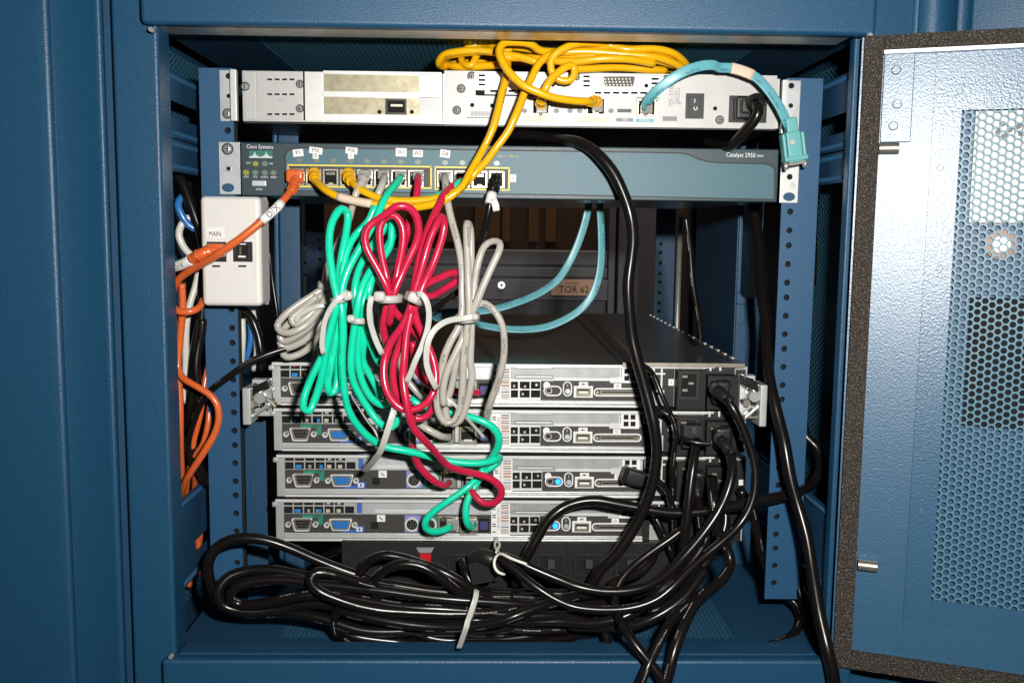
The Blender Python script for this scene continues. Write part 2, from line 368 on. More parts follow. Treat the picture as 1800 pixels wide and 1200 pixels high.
# header and sill
hx0 = U(245, 30, -0.088).x; hx1 = U(1543, 30, -0.088).x
b = B(); b.box(hx0, hx1, -0.088, -0.0755, ZT, ZTOP, 'blue_paint'); b.build('header', cab, bevel=0.004, seg=3)
b = B(); b.box(XL+0.0005, XR-0.0075, -0.0753, -0.046, ZT+0.0006, ZT+0.0025, 'bare_steel'); b.build('header_lip', cab, label='bare steel underside lip of the header')
sx0 = U(284, 1180, -0.088).x; sx1 = U(1497, 1180, -0.088).x
b = B(); b.box(sx0, sx1, -0.088, FY-0.0005, ZBOT, ZS, 'blue_paint'); b.box(XL+0.0005, XR-0.0075, FY-0.0003, -0.050, ZS-0.03, ZS-0.0004, 'blue_dark'); b.build('sill', cab, bevel=0.003, seg=3)
for (x, y, Y) in ((265, 52, -0.0885), (300, 1154, -0.0885), (1530, 62, -0.0885)):
    c = U(x, y, Y); b = B(); b.cyl((c.x, Y-0.0004, c.z), (c.x, Y+0.006, c.z), 0.0017, 'chrome'); b.build('rivet', cab)
# ceiling and floor of the cabinet with perforated centres
ZC = ZT + 0.006; ZFL = ZS - 0.012
wl = XL - 0.012; wr = XR + 0.014
def opening_plane(z, quad, name, mm='mesh_flat_lit'):
    a = UZ(*quad[0], z).x; c = UZ(*quad[1], z).x
    y0, y1 = -0.02, 0.60
    b = B(); b.box(wl, a, -0.046, 0.66, z, z+0.0012, 'blue_dark'); b.box(c, wr, -0.046, 0.66, z, z+0.0012, 'blue_dark')
    b.box(a+.0001, c-.0001, -0.046, y0, z, z+0.0012, 'blue_dark'); b.box(a+.0001, c-.0001, y1, 0.66, z, z+0.0012, 'blue_dark')
    b.build(name+'_panel', cab)
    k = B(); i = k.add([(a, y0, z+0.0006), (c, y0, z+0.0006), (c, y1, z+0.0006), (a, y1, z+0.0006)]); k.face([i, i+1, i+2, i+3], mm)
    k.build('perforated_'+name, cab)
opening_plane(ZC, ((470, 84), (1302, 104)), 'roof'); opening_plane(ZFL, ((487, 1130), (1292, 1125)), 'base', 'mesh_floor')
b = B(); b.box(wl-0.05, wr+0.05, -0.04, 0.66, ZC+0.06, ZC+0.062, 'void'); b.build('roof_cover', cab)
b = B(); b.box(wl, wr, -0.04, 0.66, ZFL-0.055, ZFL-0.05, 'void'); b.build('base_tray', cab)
# side walls: a perforated skin behind pressed braces
def side(sx, xw_, braces):
    xo = xw_ + sx*0.030
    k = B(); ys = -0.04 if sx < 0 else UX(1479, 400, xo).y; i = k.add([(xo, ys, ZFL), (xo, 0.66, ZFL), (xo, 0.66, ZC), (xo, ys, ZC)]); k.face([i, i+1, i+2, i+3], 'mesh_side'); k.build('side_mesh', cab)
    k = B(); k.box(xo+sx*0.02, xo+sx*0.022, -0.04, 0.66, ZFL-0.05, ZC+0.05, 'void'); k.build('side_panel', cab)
    for z0, z1, slot in braces:      # a brace: plate with a slot, ribs above and below
        k = B(); t = 0.0015; ya, yb = -0.046, 0.62
        if slot:
            s0, s1, ops = slot
            k.box(xw_, xw_+sx*t, ya, yb, z1-0.0001, s1, 'blue_dark'); k.box(xw_, xw_+sx*t, ya, yb, s0, z0, 'blue_dark')
            prev = ya
            for o0, o1 in ops+[(yb, yb)]:
                if o0 > prev: k.box(xw_, xw_+sx*t, prev, o0, s0+.0001, s1-.0001, 'blue_dark')
                prev = o1
        else: k.box(xw_, xw_+sx*t, ya, yb, z0, z1, 'blue_dark')
        for zz in (z0+0.004, z1-0.004): k.cyl((xw_-sx*0.0002, ya+0.001, zz), (xw_-sx*0.0002, yb-0.001, zz), 0.0018, 'blue_dark', n=8)
        k.build('side_brace', cab)
def zl(y): return UX(300, y, XL-0.004).z
side(-1, XL-0.004, [(zl(300), zl(243), None), (zl(241), zl(125), (zl(205), zl(176), [(-.044, .045), (.10, .22), (.28, .40)])), (zl(1062), zl(895), (zl(1021), zl(996), [(-.004, .105), (.16, .28), (.34, .46)]))])
def zr(y): return UX(1485, y, XR+0.006).z
side(1, XR+0.006, [(zr(320), zr(265), None), (zr(262), zr(130), (zr(232), zr(198), [(-.04, .06), (.10, .22), (.28, .40)])), (zr(1075), zr(918), None)])
# front mounting rails with square-drilled holes
def rail(x0, x1, hx, z0, z1, Y, name_holes, depth=0.03, mt='blue_paint_rail', inner=1, pitch=(0.01588, 0.01588, 0.0127)):
    b = B(); r = 0.0027; z = z1-0.006; ks = []; i = 0
    while z > z0+0.004: ks.append(z); z -= pitch[i % 3]; i += 1
    # front flange built around the holes so that each one is a real opening
    cell = 0.009
    xa, xb = hx-0.0045, hx+0.0045
    lo, hi = min(x0, x1), max(x0, x1)
    b.box(lo, xa, Y, Y+0.002, z0, z1, mt); b.box(xb, hi, Y, Y+0.002, z0, z1, mt)
    prev = z1
    for zc in ks:
        b.box(xa, xb, Y, Y+0.002, zc+0.0045, prev, mt)
        n = 12; k = b.add([(hx+r*math.cos(2*math.pi*j/n+math.pi/4), Y, zc+r*math.sin(2*math.pi*j/n+math.pi/4)) for j in range(n)] +
                          [(hx+r*math.cos(2*math.pi*j/n+math.pi/4), Y+0.002, zc+r*math.sin(2*math.pi*j/n+math.pi/4)) for j in range(n)] +
                          [(hx+0.0045, Y, zc+0.0045), (hx-0.0045, Y, zc+0.0045), (hx-0.0045, Y, zc-0.0045), (hx+0.0045, Y, zc-0.0045)])
        for q in range(4):
            c0 = k+2*n+q; c1 = k+2*n+(q+1) % 4; j = q*3
            b.face([c0, k+j, k+(j+1) % n, k+(j+2) % n, k+(j+3) % n, c1], mt)
        for j in range(n): b.face([k+j, k+n+j, k+n+(j+1) % n, k+(j+1) % n], mt, True)
        prev = zc-0.0045
    b.box(xa, xb, Y, Y+0.002, z0, prev, mt)
    out = lo if inner > 0 else hi
    b.box(out, out+inner*0.002, Y+0.002, Y+depth, z0, z1, mt)
    b.box(hx-0.006, hx+0.006, Y+0.008, Y+0.0085, z0, z1, 'void')
    return b.build('mounting_rail', cab, bevel=0)
lx0, lx1 = U(357, 440, 0).x, U(419, 600, 0).x
rail(lx0, lx1, U(406, 500, 0).x, U(430, 1025, 0).z, U(385, 120, 0).z, 0.0, 0)
rx0, rx1 = U(1371, 420, 0).x, U(1434, 420, 0).x
rail(rx0, rx1, U(1383.5, 500, 0).x, U(1372, 1052, 0).z, U(1420, 138, 0).z, 0.0, 0, inner=-1)
# rear rails and intermediate columns
rr = U(1159, 450, 0.63).x
rail(U(1152, 450, 0.63).x, U(1186, 450, 0.63).x, U(1161, 450, 0.63).x, ZFL, ZC, 0.63, 0, inner=-1)
rail(U(538, 450, 0.63).x, U(570, 450, 0.63).x, U(562, 450, 0.63).x, ZFL, ZC, 0.63, 0)
for (xa, xb, nm) in ((1210, 1246, 1), (500, 530, 0)):
    b = B(); b.box(U(xa, 450, 0.66).x, U(xb, 450, 0.66).x, 0.645, 0.675, ZFL-0.2, ZC+0.1, 'blue_dark'); b.build('rear_post', cab, bevel=0.002)
b = B(); b.cyl(U(1196, 380, 0.6), Vector((U(1196, 380, 0.6).x, 0.6, ZFL)), 0.004, 'zinc'); b.build('conduit', cab)
# intermediate column right: face with a long slot and a rivet; its flank
Yc = 0.17
xa, xb = U(1296, 500, Yc).x, U(1338, 500, Yc).x; zs = U(1320, 515, Yc).z
b = B(); b.box(xa, xb, Yc, Yc+0.002, ZFL, zs-0.012, 'blue_paint'); sa, sb = xa+0.004, xb-0.0015
n = 10; c0 = (sa+sb)/2; rad = (sb-sa)/2
arc = [(c0+rad*math.cos(math.pi+math.pi*i/n), zs+rad*0.6*math.sin(math.pi+math.pi*i/n)) for i in range(n+1)]
b.prism([(xa, zs-0.012), (xb, zs-0.012), (xb, zs), *reversed(arc), (xa, zs)], Yc, Yc+0.002, 'blue_paint')
b.box(xa, sa, Yc, Yc+0.002, zs, ZC, 'blue_paint'); b.box(sb, xb, Yc, Yc+0.002, zs, ZC, 'blue_paint')
b.box(xa-0.002, xa, Yc, Yc+0.20, ZFL, ZC, 'blue_dark')
b.build('column', cab, bevel=0.0008)
b = B(); c = U(1307, 577, Yc); b.cyl((c.x, Yc-0.002, c.z), (c.x, Yc, c.z), 0.006, 'blue_paint'); b.build('rivet', cab)
Yc = 0.10
b = B(); xa, xb = U(482, 450, Yc).x, U(490, 450, Yc).x; b.box(xa, xb, Yc, Yc+0.03, ZFL, U(486, 235, Yc).z, 'blue_paint'); b.box(xb+0.0003, U(526, 450, Yc).x, Yc+0.004, Yc+0.006, ZFL, U(486, 235, Yc).z, 'blue_dark'); b.build('column', cab, bevel=0.001)
b = B(); xa, xb = U(432, 900, .06).x, U(470, 900, .06).x; b.box(xa, xb, 0.06, 0.062, ZFL, U(450, 700, .06).z, 'blue_dark'); b.build('column', cab, bevel=0.001)
# ================================================================ neighbouring cabinets
def extr(profile, z0, z1, m, thick=0.0015):
    b = B(); n = len(profile); k = b.add([(x, y, z0) for x, y in profile] + [(x, y, z1) for x, y in profile])
    for i in range(n-1): b.face([k+i, k+i+1, k+n+i+1, k+n+i], m, True)
    return b
def PX(x, Y): return (U(x, 60, Y).x, Y)
def fold(x0, Y0, x1, Y1, x2, Y2): # rounded fold
    return [PX(x0, Y0), PX(x1, Y1), PX(x2, Y2)]
nb = thing('neighbour_cabinet', (U(60, 600, -.09).x, -0.05, ZBOT), 'flat blue steel door of the next cabinet on the left, with folded ridges', 'cabinet')
pr = [PX(-400, -.094), PX(60, -.094), PX(76, -.094), PX(83, -.0935), PX(87, -.0915), PX(89, -.088), PX(90.5, -.0838), PX(90.8, -.0835), PX(91.2, -.0835), PX(120, -.0838), PX(150, -.0856), PX(166, -.0875), PX(172, -.088), PX(177, -.0872), PX(180, -.085), PX(182, -.080), PX(183, -.066)]
e = extr(pr, ZBOT, ZTOP, 'blue_paint'); o = e.build('door_skin', nb)
b = B(); b.box(U(-400, 0, -.06).x, lp0-0.0008, -0.062, 0.5, ZBOT, ZTOP, 'blue_dark'); b.build('body', nb)
nr = thing('neighbour_cabinet', (U(1750, 30, -.06).x, -0.03, ZBOT), 'blue steel front of the next cabinet on the right, behind the opened door', 'cabinet')
x0 = XR + 0.052
pr = [(x0, -.062), (U(1604, 30, -.062).x, -.062), (U(1606, 30, -.06).x, -.054), (U(1612, 30, -.06).x, -.060), (U(1618, 30, -.068).x, -.068), (U(1683, 30, -.068).x, -.068), (U(1685, 30, -.068).x, -.050), (U(1702, 30, -.05).x, -.050), (U(1706, 30, -.07).x, -.070), (U(1712, 30, -.073).x, -.073), (U(2300, 30, -.073).x, -.073)]
extr(pr, ZBOT, ZTOP, 'blue_paint').build('door_skin', nr)
b = B(); b.box(x0, U(2300, 30, 0).x, -0.045, 0.5, ZBOT, ZTOP, 'blue_dark'); b.build('body', nr)
# ================================================================ DOOR
ANG = math.radians(21)
H = Vector((U(1519, 600, -0.086).x + 0.009, -0.086, 0)); H.x = U(1521, 66, -0.086).x
dd = Vector((math.cos(ANG), -math.sin(ANG), 0)); dnrm = Vector((math.sin(ANG), math.cos(ANG), 0))  # into the door
door = thing('cabinet_door', (H.x, H.y, 0), 'opened blue cabinet door with perforated window, foam edging and flash glare', 'door', rz=-ANG)
WO[door.name] = Vector((0, 0, 0))
def D(px, py, off=0.0):          # picture point -> door-local (u, z)
    w = ray(px, py); q = H + dnrm*off
    t = (q-CAM).dot(dnrm) / w.dot(dnrm); p = CAM + w*t
    return (p-H).dot(dd), p.z
zt = D(1523, 66)[1]; zb = D(1475, 1166)[1]
u_f = D(1537, 400)[0]; uE = 0.46
ft = D(1700, 84)[1]; fb = D(1560, 1150)[1]
def DB(): return B()
b = DB(); b.box(0.0, u_f, -0.006, 0.0, zb, zt, 'foam'); b.box(u_f+.0003, uE, -0.006, 0, ft, zt, 'foam'); b.box(u_f+.0003, uE, -0.006, 0, zb, fb, 'foam')
b.box(uE+.0003, uE+.011, -0.006, 0, zb, zt, 'foam'); b.build('foam_seal', door, local=True)
b = DB(); b.box(u_f+.0003, uE, -0.0078, -0.0005, ft-0.0028, ft-.0003, 'zinc'); b.build('edge_trim', door, local=True)
zo1 = D(1750, 192)[1]; zo0 = D(1700, 1062)[1]; uo = D(1690, 205)[0]
ue = D(1640, 205)[0]; pu_ = 0.0056*math.sqrt(3)/2; nu_ = int((uE-0.045-uo)/pu_)
b = DB(); zz0, zz1 = zb, zt
b.box(-0.002, ue, 0.0003, 0.0015, zb, zt, 'blue_door')
b.box(ue+.0001, uE, 0.0003, 0.0015, D(1650, 137)[1], zt, 'blue_door'); b.box(ue+.0001, uE, 0.0003, 0.0015, zb, D(1600, 1092)[1], 'blue_door')
b.build('door_sheet', door, local=True)
b = DB(); uP = uo+nu_*pu_+.001; b.box(uP, uE, 0.0003, 0.0015, zo0+.0001, zo1-.0001, 'blue_door'); b.box(uE+.0002, uE+.012, 0.0003, 0.012, zb, zt, 'blue_door'); e0, e1 = D(1600, 1092)[1], D(1650, 137)[1]
b.box(ue+.0002, uo, 0.0003, 0.0015, e0, e1, 'door_emboss'); b.box(uo+.0001, uE, 0.0003, 0.0015, zo1, e1, 'door_emboss'); b.box(uo+.0001, uE, 0.0003, 0.0015, e0, zo0, 'door_emboss')
b.build('window_border', door, local=True)
# the perforated sheet: real round holes on a staggered grid
p = 0.0056; r = 0.00232; pu = p*math.sqrt(3)/2
b = DB(); nu = int((uE-0.045-uo)/pu); nz = int((zo1-zo0)/p)+2; n = 12; R6 = p/math.sqrt(3)
for i in range(nu):
    cu = uo + i*pu
    for j in range(nz):
        cz = zo0 + j*p + (p/2 if i % 2 else 0)
        hexv = [(cu+R6*math.cos(math.radians(60*q)), 0.0022, cz+R6*math.sin(math.radians(60*q))) for q in range(6)]
        cir = [(cu+r*math.cos(2*math.pi*q/n), 0.0022, cz+r*math.sin(2*math.pi*q/n)) for q in range(n)]
        bk = [(x, 0.0036, z) for x, y, z in cir]
        k = b.add(hexv+cir+bk)
        for q in range(6):
            h0, h1 = k+q, k+(q+1) % 6; c = [k+6+(2*q+w) % n for w in range(3)]
            b.face([h0, h1, c[2], c[1], c[0]], 'perf_paint_glare')
        for q in range(n): b.face([k+6+q, k+6+(q+1) % n, k+6+n+(q+1) % n, k+6+n+q], 'perf_paint_glare', True)
tag(b.build('perforated_sheet', door, local=True))
b = DB(); b.box(-0.002, uE, 0.010, 0.012, zb, zt, 'skin_paint_shade'); b.box(-0.002, 0.0, 0.0016, 0.0099, zb, zt, 'blue_door'); b.build('outer_skin', door, local=True)
def DR(x0, y0, x1, y1, off): a = D(x0, y0, off); c = D(x1, y1, off); return a[0], c[0], c[1], a[1]
u0, u1, z0, z1 = DR(1716, 196, 1830, 392, 0.006)
b = DB(); b.box(u0, uE, 0.0065, 0.008, z0, z1, 'cream_plate'); b.build('latch_cover', door, local=True, label='cream plate seen through the perforated window')
b = DB()
for (x, y) in ((1762, 218), (1775, 228), (1765, 240), (1790, 222), (1755, 232), (1795, 235)):
    u, z = D(x, y, .006); b.cyl((u, 0.0055, z), (u, 0.0064, z), 0.0022, 'black_plastic', n=10)
b.build('plate_hole', door, local=True)
u, z = D(1760, 430, .006)
b = DB(); b.cyl((u, 0.0055, z), (u, 0.0098, z), 0.011, 'lock_brown', n=24); b.cyl((u, 0.0045, z), (u, 0.0054, z), 0.006, 'nickel', n=16); b.build('door_lock', door, local=True)
u0, u1, z0, z1 = DR(1706, 522, 1806, 755, 0.006)
b = DB(); b.box(u0, u1, 0.0062, 0.0095, z0, z1, 'void'); b.build('lock_case', door, local=True)
u0, u1, z0, z1 = DR(1548, 92, 1600, 250, 0)
b = DB(); b.box(u_f+.0006, u1, -0.0018, 0.0, z0, z1, 'blue_door'); hp = b.build('hinge_plate', door, local=True, bevel=0.0006)
WO[hp.name] = Vector()
for (x, y) in ((1575, 124), (1577, 184), (1570, 222)):
    b = DB(); u, z = D(x, y); b.cyl((u, -0.0032, z), (u, -0.0018, z), 0.0028, 'blue_door', n=16, r1=0.0034); b.build('rivet', hp, local=True)
for (x0_, x1_, y) in ((1545, 1580, 262), (1508, 1543, 988)):
    ua, z = D(x0_, y); ub, _ = D(x1_, y)
    b = DB(); b.cyl((ua, -0.005, z), (ub, -0.005, z), 0.0042, 'nickel', n=20); b.build('hinge_pin', door, local=True, bevel=0.0005)
for (x, y) in ((1687, 160), (1653, 295), (1652, 472), (1635, 692), (1620, 900)):
    u, z = D(x, y); b = DB(); b.cyl((u, 0.00018, z), (u, 0.0004, z), 0.0020, 'blue_door', n=12, r1=0.0026); b.build('weld_spot', door, local=True)
# ================================================================ FIREWALL (top appliance)
def screw(b, x, y, Y, r=5, m='chrome'):
    b.ring(x, y, Y, r*.98, r*1.25, 0.0003, 'black_print'); b.dome(x, y, Y-.0001, r, 0.0022, m, 16)
    for a_ in (0, 1): b.px(x-(r*.55 if a_ else r*.12), y-(r*.12 if a_ else r*.55), x+(r*.55 if a_ else r*.12), y+(r*.12 if a_ else r*.55), Y-.0021, .0003, 'black_print')
Y0 = -0.004
pxA = U(425, 122, Y0); pxB = U(1368, 228, Y0); zt_ = (U(425, 122, Y0).z+U(1368, 140, Y0).z)/2; zb_ = (U(425, 211, Y0).z+U(1368, 229, Y0).z)/2
fw = thing('firewall_appliance', ((pxA.x+pxB.x)/2, 0.2, zb_), 'flat silver rack appliance at the top, with grille slots, rear connectors and a power inlet', 'network appliance')
b = B(); b.box(pxA.x, pxB.x, Y0, 0.42, zb_, zt_, 'silver'); b.build('chassis', fw, bevel=0.0006)
b = B(); b.box(pxA.x+.001, pxB.x-.001, Y0+0.002, 0.418, zb_-0.0012, zb_-0.0002, 'black_plastic'); b.build('underside_shade', fw)  # black sheet under the steel chassis: its shaded underside put into colour
def yo(x): return (x-425)*18.0/943        # picture slope of the appliance's edges
def fpx(b, x0, y0, x1, y1, d, m, Y=Y0): b.px(x0, y0+yo((x0+x1)/2)-0, x1, y1+yo((x0+x1)/2), Y, d, m)
# all y below are given as if at the left end; helper f() takes raw picture values instead
b = B()
b.px(431, 127, 449, 210, Y0, 0.0010, 'panel_grey'); b.px(452, 126, 531, 211, Y0, 0.0008, 'panel_grey'); screw(b, 431, 152, Y0-.001, 6)
b.px(536.5, 127, 568, 213, Y0, 0.0014, 'silver_bright')
b.px(533, 124, 536, 212, Y0, 0.0002, 'void')
screw(b, 527, 148, Y0-.0008, 5.5, 'chrome'); screw(b, 527, 191, Y0-.0008, 5.5, 'chrome')
b.text('FAN', 493, 176, Y0-.0008, 3.5, 'grey_print'); b.build('left_panel', fw, bevel=0.0002)
b = B()
for ry, n_ in ((140, 4), (166, 4), (201, 4)):
    for i in range(4): b.px(470+i*13, ry-1.6, 478.5+i*13, ry+1.6, Y0-.0008, 0.0002, 'void')
b.build('grille_slot', fw)
b = B(); b.px(568.5, 126.5, 776, 131.5, Y0, 0.0014, 'silver_bright'); b.px(568.5, 162.5, 776, 171.5, Y0, 0.0014, 'silver_bright'); b.px(568.5, 202.5, 776, 213.5, Y0, 0.0014, 'silver_bright')
b.px(737, 131.8, 776, 162.2, Y0, 0.0014, 'silver_bright'); b.px(737, 171.8, 776, 202.2, Y0, 0.0014, 'panel_grey'); b.build('slot_bezel', fw)
b = B(); b.px(569, 132, 736.5, 162, Y0, 0.0003, 'gold_steel'); b.build('slot_cover', fw)
b = B(); b.px(569, 172, 736.5, 202, Y0, 0.0003, 'gold_steel'); b.disc(667, 197, Y0-.0003, 3.5, .0003, 'void'); b.disc(724, 197, Y0-.0003, 3.5, .0003, 'void'); sc_ = b.build('slot_cover', fw)
b = B(); b.frame(679, 175, 715, 202, Y0-.0003, 3, 0.004, 'black_plastic'); b.px(682.2, 178.2, 711.8, 198.8, Y0-.0003, 0.0005, 'void'); b.px(687, 184, 708, 188, Y0-.0003, .0015, 'nickel'); b.build('network_jack', fw)
b = B(); b.px(777.2, 126, 778.8, 216, Y0, 0.0003, 'void')
b.px(781, 129, 1364, 216+7, Y0, 0.0006, 'panel_grey'); rp = b.build('rear_panel', fw)
YP = Y0-.0006
for x, y in ((810.5, 156), (803, 194), (829, 134), (1014, 137), (1265, 211), (1171, 140)): b = B(); screw(b, x, y, YP, 6); b.build('screw', fw)
b = B(); b.prism([(U(x, y, YP).x, U(x, y, YP).z) for x, y in ((825, 130), (990, 133), (990, 160), (835, 158), (825, 150))], YP-0.0007, YP, 'silver_bright')
b.prism([(U(x, y, YP).x, U(x, y, YP).z) for x, y in ((1008, 132), (1175, 136), (1175, 158), (1160, 172), (1018, 170), (1008, 160))], YP-0.0007, YP, 'zinc'); b.build('card_bracket', fw)
b = B()
for x0 in (841, 1025):
    for k_ in range(3): b.px(x0, 131+k_*8+(2 if x0 > 900 else 0), x0+12, 135+k_*8+(2 if x0 > 900 else 0), YP-.0007, 0.0002, 'void')
for i in range(4): b.px(862+i*16, 158, 873+i*16, 162, YP-.0007, .0002, 'void')
for i in range(6): b.px(1045+i*16, 161.5, 1057+i*16, 165.5, YP-.0007, .0002, 'void')
for k_ in range(3): b.px(1145, 137+k_*8, 1158, 141+k_*8, YP-.0007, .0002, 'void')
b.px(840, 167, 990, 169.5, YP, .0002, 'void'); b.px(836, 159, 852, 168, YP, .0004, 'void'); b.px(1118, 171, 1160, 173, YP, .0002, 'void'); b.px(1118, 176, 1156, 178, YP, .0002, 'void')
for x, y in ((830, 185), (865, 186), (972, 150), (1136, 151)): b.disc(x, y, YP-.0007 if y < 180 else YP, 3.6, .0003, 'void')
for i in range(14): b.px(828+i*2.4, 196, 829.3+i*2.4, 204, YP, .0002, 'grey_print')
b.px(820, 206, 860, 208, YP, .0002, 'grey_print')
b.build('vent_slot', fw)
# D-sub port
def dshape(x0, y0, x1, y1, Y, slant=3.0):
    return [(U(x, y, Y).x, U(x, y, Y).z) for x, y in ((x0, y0+2), (x0+2, y0), (x1-2, y0), (x1, y0+2), (x1-slant, y1-2), (x1-slant-2, y1), (x0+slant+2, y1), (x0+slant, y1-2))]
b = B(); b.prism(dshape(1055, 133, 1119, 157, YP-.0007), YP-.004, YP-.0007, 'nickel'); b.prism(dshape(1059, 136, 1115, 154, YP), YP-.0042, YP-.0041, 'black_plastic')
for r_ in range(3):
    for i in range(8): b.disc(1063+i*6.2+r_*1.5, 139.5+r_*5.2, YP-.0042, 1.3, .001, 'nickel', 6)
b.build('serial_port', fw)
def jack(par, x0, y0, x1, y1, Y, m='nickel', lip=0.003, pins=True, name='network_jack', led=True):
    b = B(); b.frame(x0, y0, x1, y1, Y, 2.6, lip, m); b.px(x0+2.7, y0+2.7, x1-2.7, y1-2.7, Y, 0.0004, 'void')
    if pins:
        w = (x1-x0-10)/8
        for i in range(8): b.px(x0+5+i*w, y0+5, x0+5+i*w+w*0.5, y0+10, Y-.0004, .0008, 'nickel')
        b.px(x0+(x1-x0)*.35, y1-5.5, x1-(x1-x0)*.35, y1-2.7, Y-.0004, .001, m)
    return b.build(name, par)
jack(fw, 934, 172, 967, 203, YP); jack(fw, 1030, 172, 1064, 204, YP); jack(fw, 1119, 176, 1152, 205, YP)
b = B(); b.frame(1081, 183, 1113, 205, YP, 2.2, .003, 'nickel'); b.px(1085, 192, 1109, 198, YP, .0025, 'black_plastic')
for i in range(4): b.px(1087+i*6, 190.5, 1090+i*6, 192, YP, .0022, 'nickel')
b.build('usb_port', fw)
b = B()
for x0, x1, y, t, m in ((916, 972, 209, '10/100 ETHERNET 1', 'tan_print'), (1010, 1066, 211, '10/100 ETHERNET 0', 'tan_print')):
    b.frame(x0, y-4, x1, y+4, YP, 1.2, .0003, m); b.text(t, (x0+x1)/2, y, YP, 4, m, sx=0.75)
b.px(1083, 208, 1113, 214, YP, .0003, 'grey_print'); b.text('USB', 1098, 211, YP-.0003, 4, 'white_print')
b.px(1118, 209, 1149, 215, YP, .0003, 'aqua_print'); b.text('CONSOLE', 1133.5, 212, YP-.0003, 4, 'white_print', sx=.8)
for x in (922, 978, 1002, 1019, 1074): b.disc(x, 195, YP, 4, .0005, 'grey_print', 12, 1.2)
b.text('FAILOVER', 1190, 182, YP, 3.5, 'grey_print', sx=.7); b.px(1165, 205, 1190, 213, YP, .0003, 'grey_print')
b.text('PIX-515E', 1180, 168, YP, 8, 'grey_print', ang=math.pi/2, sx=.85); b.text('SECURITY', 1188, 168, YP, 4.5, 'grey_print', ang=math.pi/2, sx=.8); b.text('APPLIANCE', 1193, 168, YP, 4.5, 'grey_print', ang=math.pi/2, sx=.8)
b.build('printing', fw)
# warning labels on the edge
# rocker switch
b = B(); b.px(1205, 165, 1236.5, 209, YP, .0022, 'black_plastic'); b.px(1210, 170, 1231.5, 188, YP-.0022, .0012, 'black_plastic'); b.px(1210, 188.3, 1231.5, 204, YP-.0022, .0004, 'dark_panel')
b.px(1220.5, 174, 1222, 181, YP-.0034, .0002, 'white_print'); b.ring(1222.5, 190, YP-.0026, 2.4, 4.0, .0003, 'white_print', 14, .9); b.build('power_switch', fw, bevel=0.0002)
b = B(); b.disc(1257, 191, YP, 3.6, .0003, 'void'); b.build('screw_hole', fw)
b = B(); b.px(1281, 169, 1347, 216, YP, .002, 'black_plastic'); ix = b.build('power_inlet', fw, bevel=.0004)
# ears
def ear(par, x0, y0, x1, y1, flip, tabx):
    b = B(); Y = -0.0003; X0, X1, Z0, Z1 = R(x0, y0, x1, y1, Y); b.box(X0, X1, Y-.002, Y, Z0, Z1, 'zinc')
    tx = tabx
    b.px(tx[0], y0, tx[1], y1, Y-.002, .006, 'silver_bright')
    cx = (x0+x1)/2 + (4 if flip else -4)*0
    e = b.build('rack_ear', par, bevel=.0005); return e
e1 = ear(fw, 387, 124, 413, 214, 0, (408, 419)); e2 = ear(fw, 1374, 142, 1405, 236, 1, (1371, 1381))
b = B(); screw(b, 400, 200, -.0023, 7); b.build('screw', e1); b = B(); b.disc(402, 134, -.0023, 5, .0003, 'void'); b.disc(402, 169, -.0023, 3.6, .0003, 'void'); b.build('screw_hole', e1)
b = B(); b.disc(1391, 151, -.0023, 5, .0003, 'void'); b.disc(1390, 186, -.0023, 4, .0003, 'void'); b.build('screw_hole', e2)
# ================================================================ SWITCH
YS = -0.010
sA = U(422, 250, YS); sB = U(1370, 263, YS); szt = (U(422, 249, YS).z+U(1370, 263, YS).z)/2; szb = (U(422, 343, YS).z+U(1370, 357, YS).z)/2
sw = thing('network_switch', ((sA.x+sB.x)/2, 0.1, szb), 'slate and teal network switch with coloured cables plugged into its twelve ports', 'network switch')
b = B(); b.box(sA.x+.001, sB.x-.001, YS+.012, 0.27, szb+.0005, szt-.0005, 'lid_steel'); b.build('chassis', sw)
b = B(); b.box(sA.x, sB.x, YS, YS+.0118, szb, szt, 'slate'); b.build('bezel', sw, bevel=.0012, seg=3)
poly = [(500, 336), (500, 275), (503, 266), (510, 261), (520, 259), (800, 262), (1080, 266), (1196, 268), (1212, 271), (1228, 278), (1243, 283), (1260, 285), (1345, 287), (1357, 290), (1363, 298), (1362, 352), (1000, 344)]
b = B(); pp = [(U(x, y, YS).x, U(x, y, YS).z) for x, y in poly]; b.prism(list(reversed(pp)), YS-.0006, YS, 'black_print')
cx_ = sum(q[0] for q in pp)/len(pp)
poly2 = [(503, 334.5), (503, 276), (506, 268), (512, 264), (521, 261.5), (800, 264.5), (1080, 268.5), (1195, 270.5), (1210, 273.5), (1226, 280.5), (1243, 285.5), (1260, 287.5), (1343, 289.5), (1354, 292), (1360, 299), (1359.5, 350), (1000, 342)]
pp = [(U(x, y, YS).x, U(x, y, YS).z) for x, y in poly2]; b.prism(list(reversed(pp)), YS-.0012, YS-.0007, 'teal_panel'); b.build('front_panel', sw)
YT = YS-.0012
b = B(); b.text('Cisco Systems', 457, 258.5, YS, 6.5, 'white_print', sx=.86, ang=-.012); b.px(438, 265, 479, 278.5, YS, .0003, 'teal_logo')
br = []
for cx in (448, 468):
    for q in range(-5, 6):
        hgt = 9*math.exp(-abs(q)*0.55)+1.2; b.px(cx+q*1.9-.6, 277.5-hgt, cx+q*1.9+.6, 277.5, YS-.0003, .0003, 'white_print')
b.px(438, 276.6, 479, 277.6, YS-.0003, .0002, 'white_print')
b.build('logo', sw)
b = B()
for x, y, m in ((449.5, 288, 'led_yellow'), (465.5, 288, 'led_green'), (433, 303.5, 'led_yellow'), (449, 303.5, 'led_green'), (465.5, 304, 'led_green'), (481, 304, 'led_green')):
    b.disc(x, y, YS, 4.5, .0006, m, 12, 1.15)
